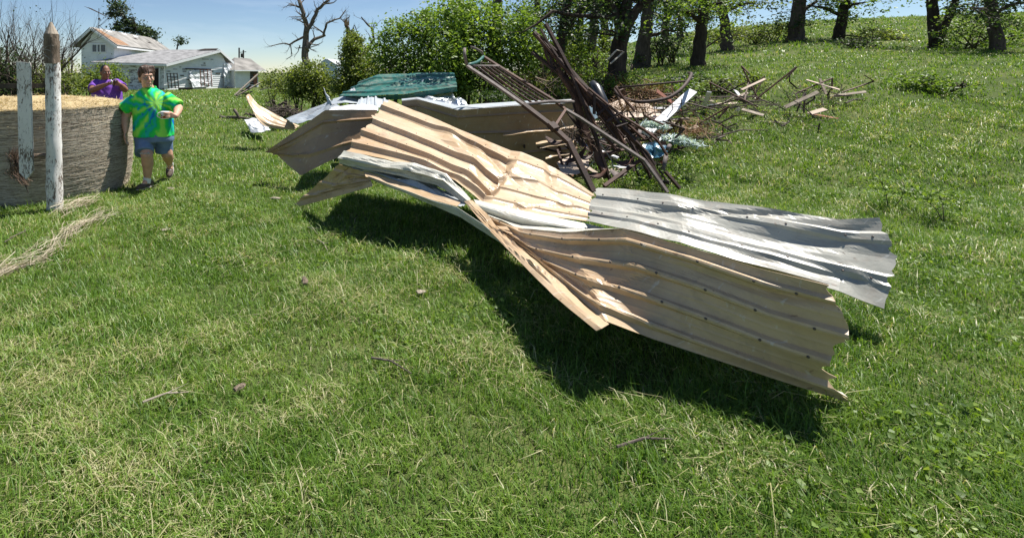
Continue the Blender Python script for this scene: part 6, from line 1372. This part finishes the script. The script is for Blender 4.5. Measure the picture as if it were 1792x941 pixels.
    # ---------------- person in purple with a phone, behind the bale
    sk2 = mat_skin('brown_skin', (.22, .105, .066)); h2 = mat_plain('black_pulled_back_hair', (.012, .009, .008), .3, 50, .4, .4, .6, 90, .006); pc = mat_cloth('purple_cotton', (.165, .065, .36), .12, 6)
    Yb = 9.4; p0 = at(187, 280, Yb); t = thing('person', 'person in a purple shirt looking aside with a phone behind the hay bale', 'person', (p0.x, p0.y, 0))
    A = lambda x, y, Y=Yb: at(x, y, Y)
    fr = frame(math.radians(42), math.radians(2)); hc = A(184.5, 127.5, 9.35); S = .98
    b = MB(); head(b, hc, fr, S); blob_cap(b, hc - fr[2] * .07 * S - fr[0] * .02, A(184, 145), .062, .08)
    blob_loft(b, [(A(184, 143), .10, .085), (A(185, 150), .18, .11), (A(187, 175), .20, .14), (A(187, 205), .21, .15)])
    PH = at(199, 145.5, 9.02)
    for sh, el, wr, pn in ((A(165, 146, 9.38), A(161, 158, 9.12), PH + Vector((-.105, .01, -.015)), 1), (A(207, 146, 9.42), A(219, 157, 9.2), PH + Vector((.10, .02, -.02)), -1)):
        blob_cap(b, sh, el, .068, .055); blob_cap(b, el, el.lerp(wr, .45), .054, .050); blob_cap(b, el.lerp(wr, .45), wr, .048, .030)
        hand(b, wr, (pn, -.15, .15), (0, .3, .9) if pn > 0 else (-.2, -.9, .2), (0, 0, 1), .38, .95)
    for x in (180, 195): blob_cap(b, A(x, 205), A(x, 245), .10, .07); blob_cap(b, A(x, 245), A(x, 276), .068, .04)
    remeshed(b, 'body', sk2, t, .0095, 3)
    face_bits(t, hc, fr, S, h2, mat_plain('dark_lips', (.12, .05, .045), .1, 9, .45, .3, 0), dark, white)
    f, l, u = fr; P = lambda a, d, e: hc + (f * a + l * d + u * e) * S
    b = MB(); blob_ell(b, P(-.025, 0, .045), (f * .098 * S, l * .086 * S, u * .106 * S)); blob_ell(b, P(-.060, 0, 0), (f * .055 * S, l * .078 * S, u * .07 * S)); blob_ell(b, P(-.125, 0, .05), (f * .045, l * .045, u * .04)); remeshed(b, 'hair', h2, t, .008, 2, .003, 50, 3)
    b = MB(); blob_loft(b, [(A(184.5, 139.5), .09, .08), (A(184.5, 142), .14, .10), (A(185.5, 146), .215, .13), (A(186, 152), .255, .165), (A(187, 162), .27, .19), (A(187.5, 178), .28, .205), (A(188, 205), .285, .205)])
    frustum(b, A(170, 146, 9.4), A(162, 156, 9.2), .095, .092); frustum(b, A(202, 146, 9.42), A(214.5, 153, 9.28), .092, .088)
    remeshed(b, 'shirt', pc, t, .012, 4, .012, 9, 4)
    b = MB(); blob_loft(b, [(A(188, 200), .25, .19), (A(188, 215), .26, .19)]); frustum(b, A(180, 208), A(180, 270), .14, .09); frustum(b, A(195, 208), A(195, 270), .14, .09); remeshed(b, 'trousers', mat_cloth('dark_trousers', (.02, .022, .03)), t, .013, 3, .008, 9, 7)
    for x in (180, 195): b = MB(); blob_ell(b, A(x, 276, 9.33), (Vector((.05, 0, 0)), Vector((0, .13, 0)), Vector((0, 0, .045)))); b.build('shoe', shm, t, True)
    g = thing('phone', 'dark phone with a pale back held by the person in purple', 'phone', tuple(PH))
    b = MB(); b.bar(PH + Vector((-.02, .03, -.045)), PH + Vector((.035, -.02, .055)), .078, .010, (-.5, -.7, .4)); b.build('screen', M['blackplastic'], g)
    b = MB(); b.bar(PH + Vector((-.045, .0, -.02)), PH + Vector((-.02, -.03, .045)), .07, .008, (-.4, -.8, .4)); b.build('case_flap', M['trim'], g)
build_people()
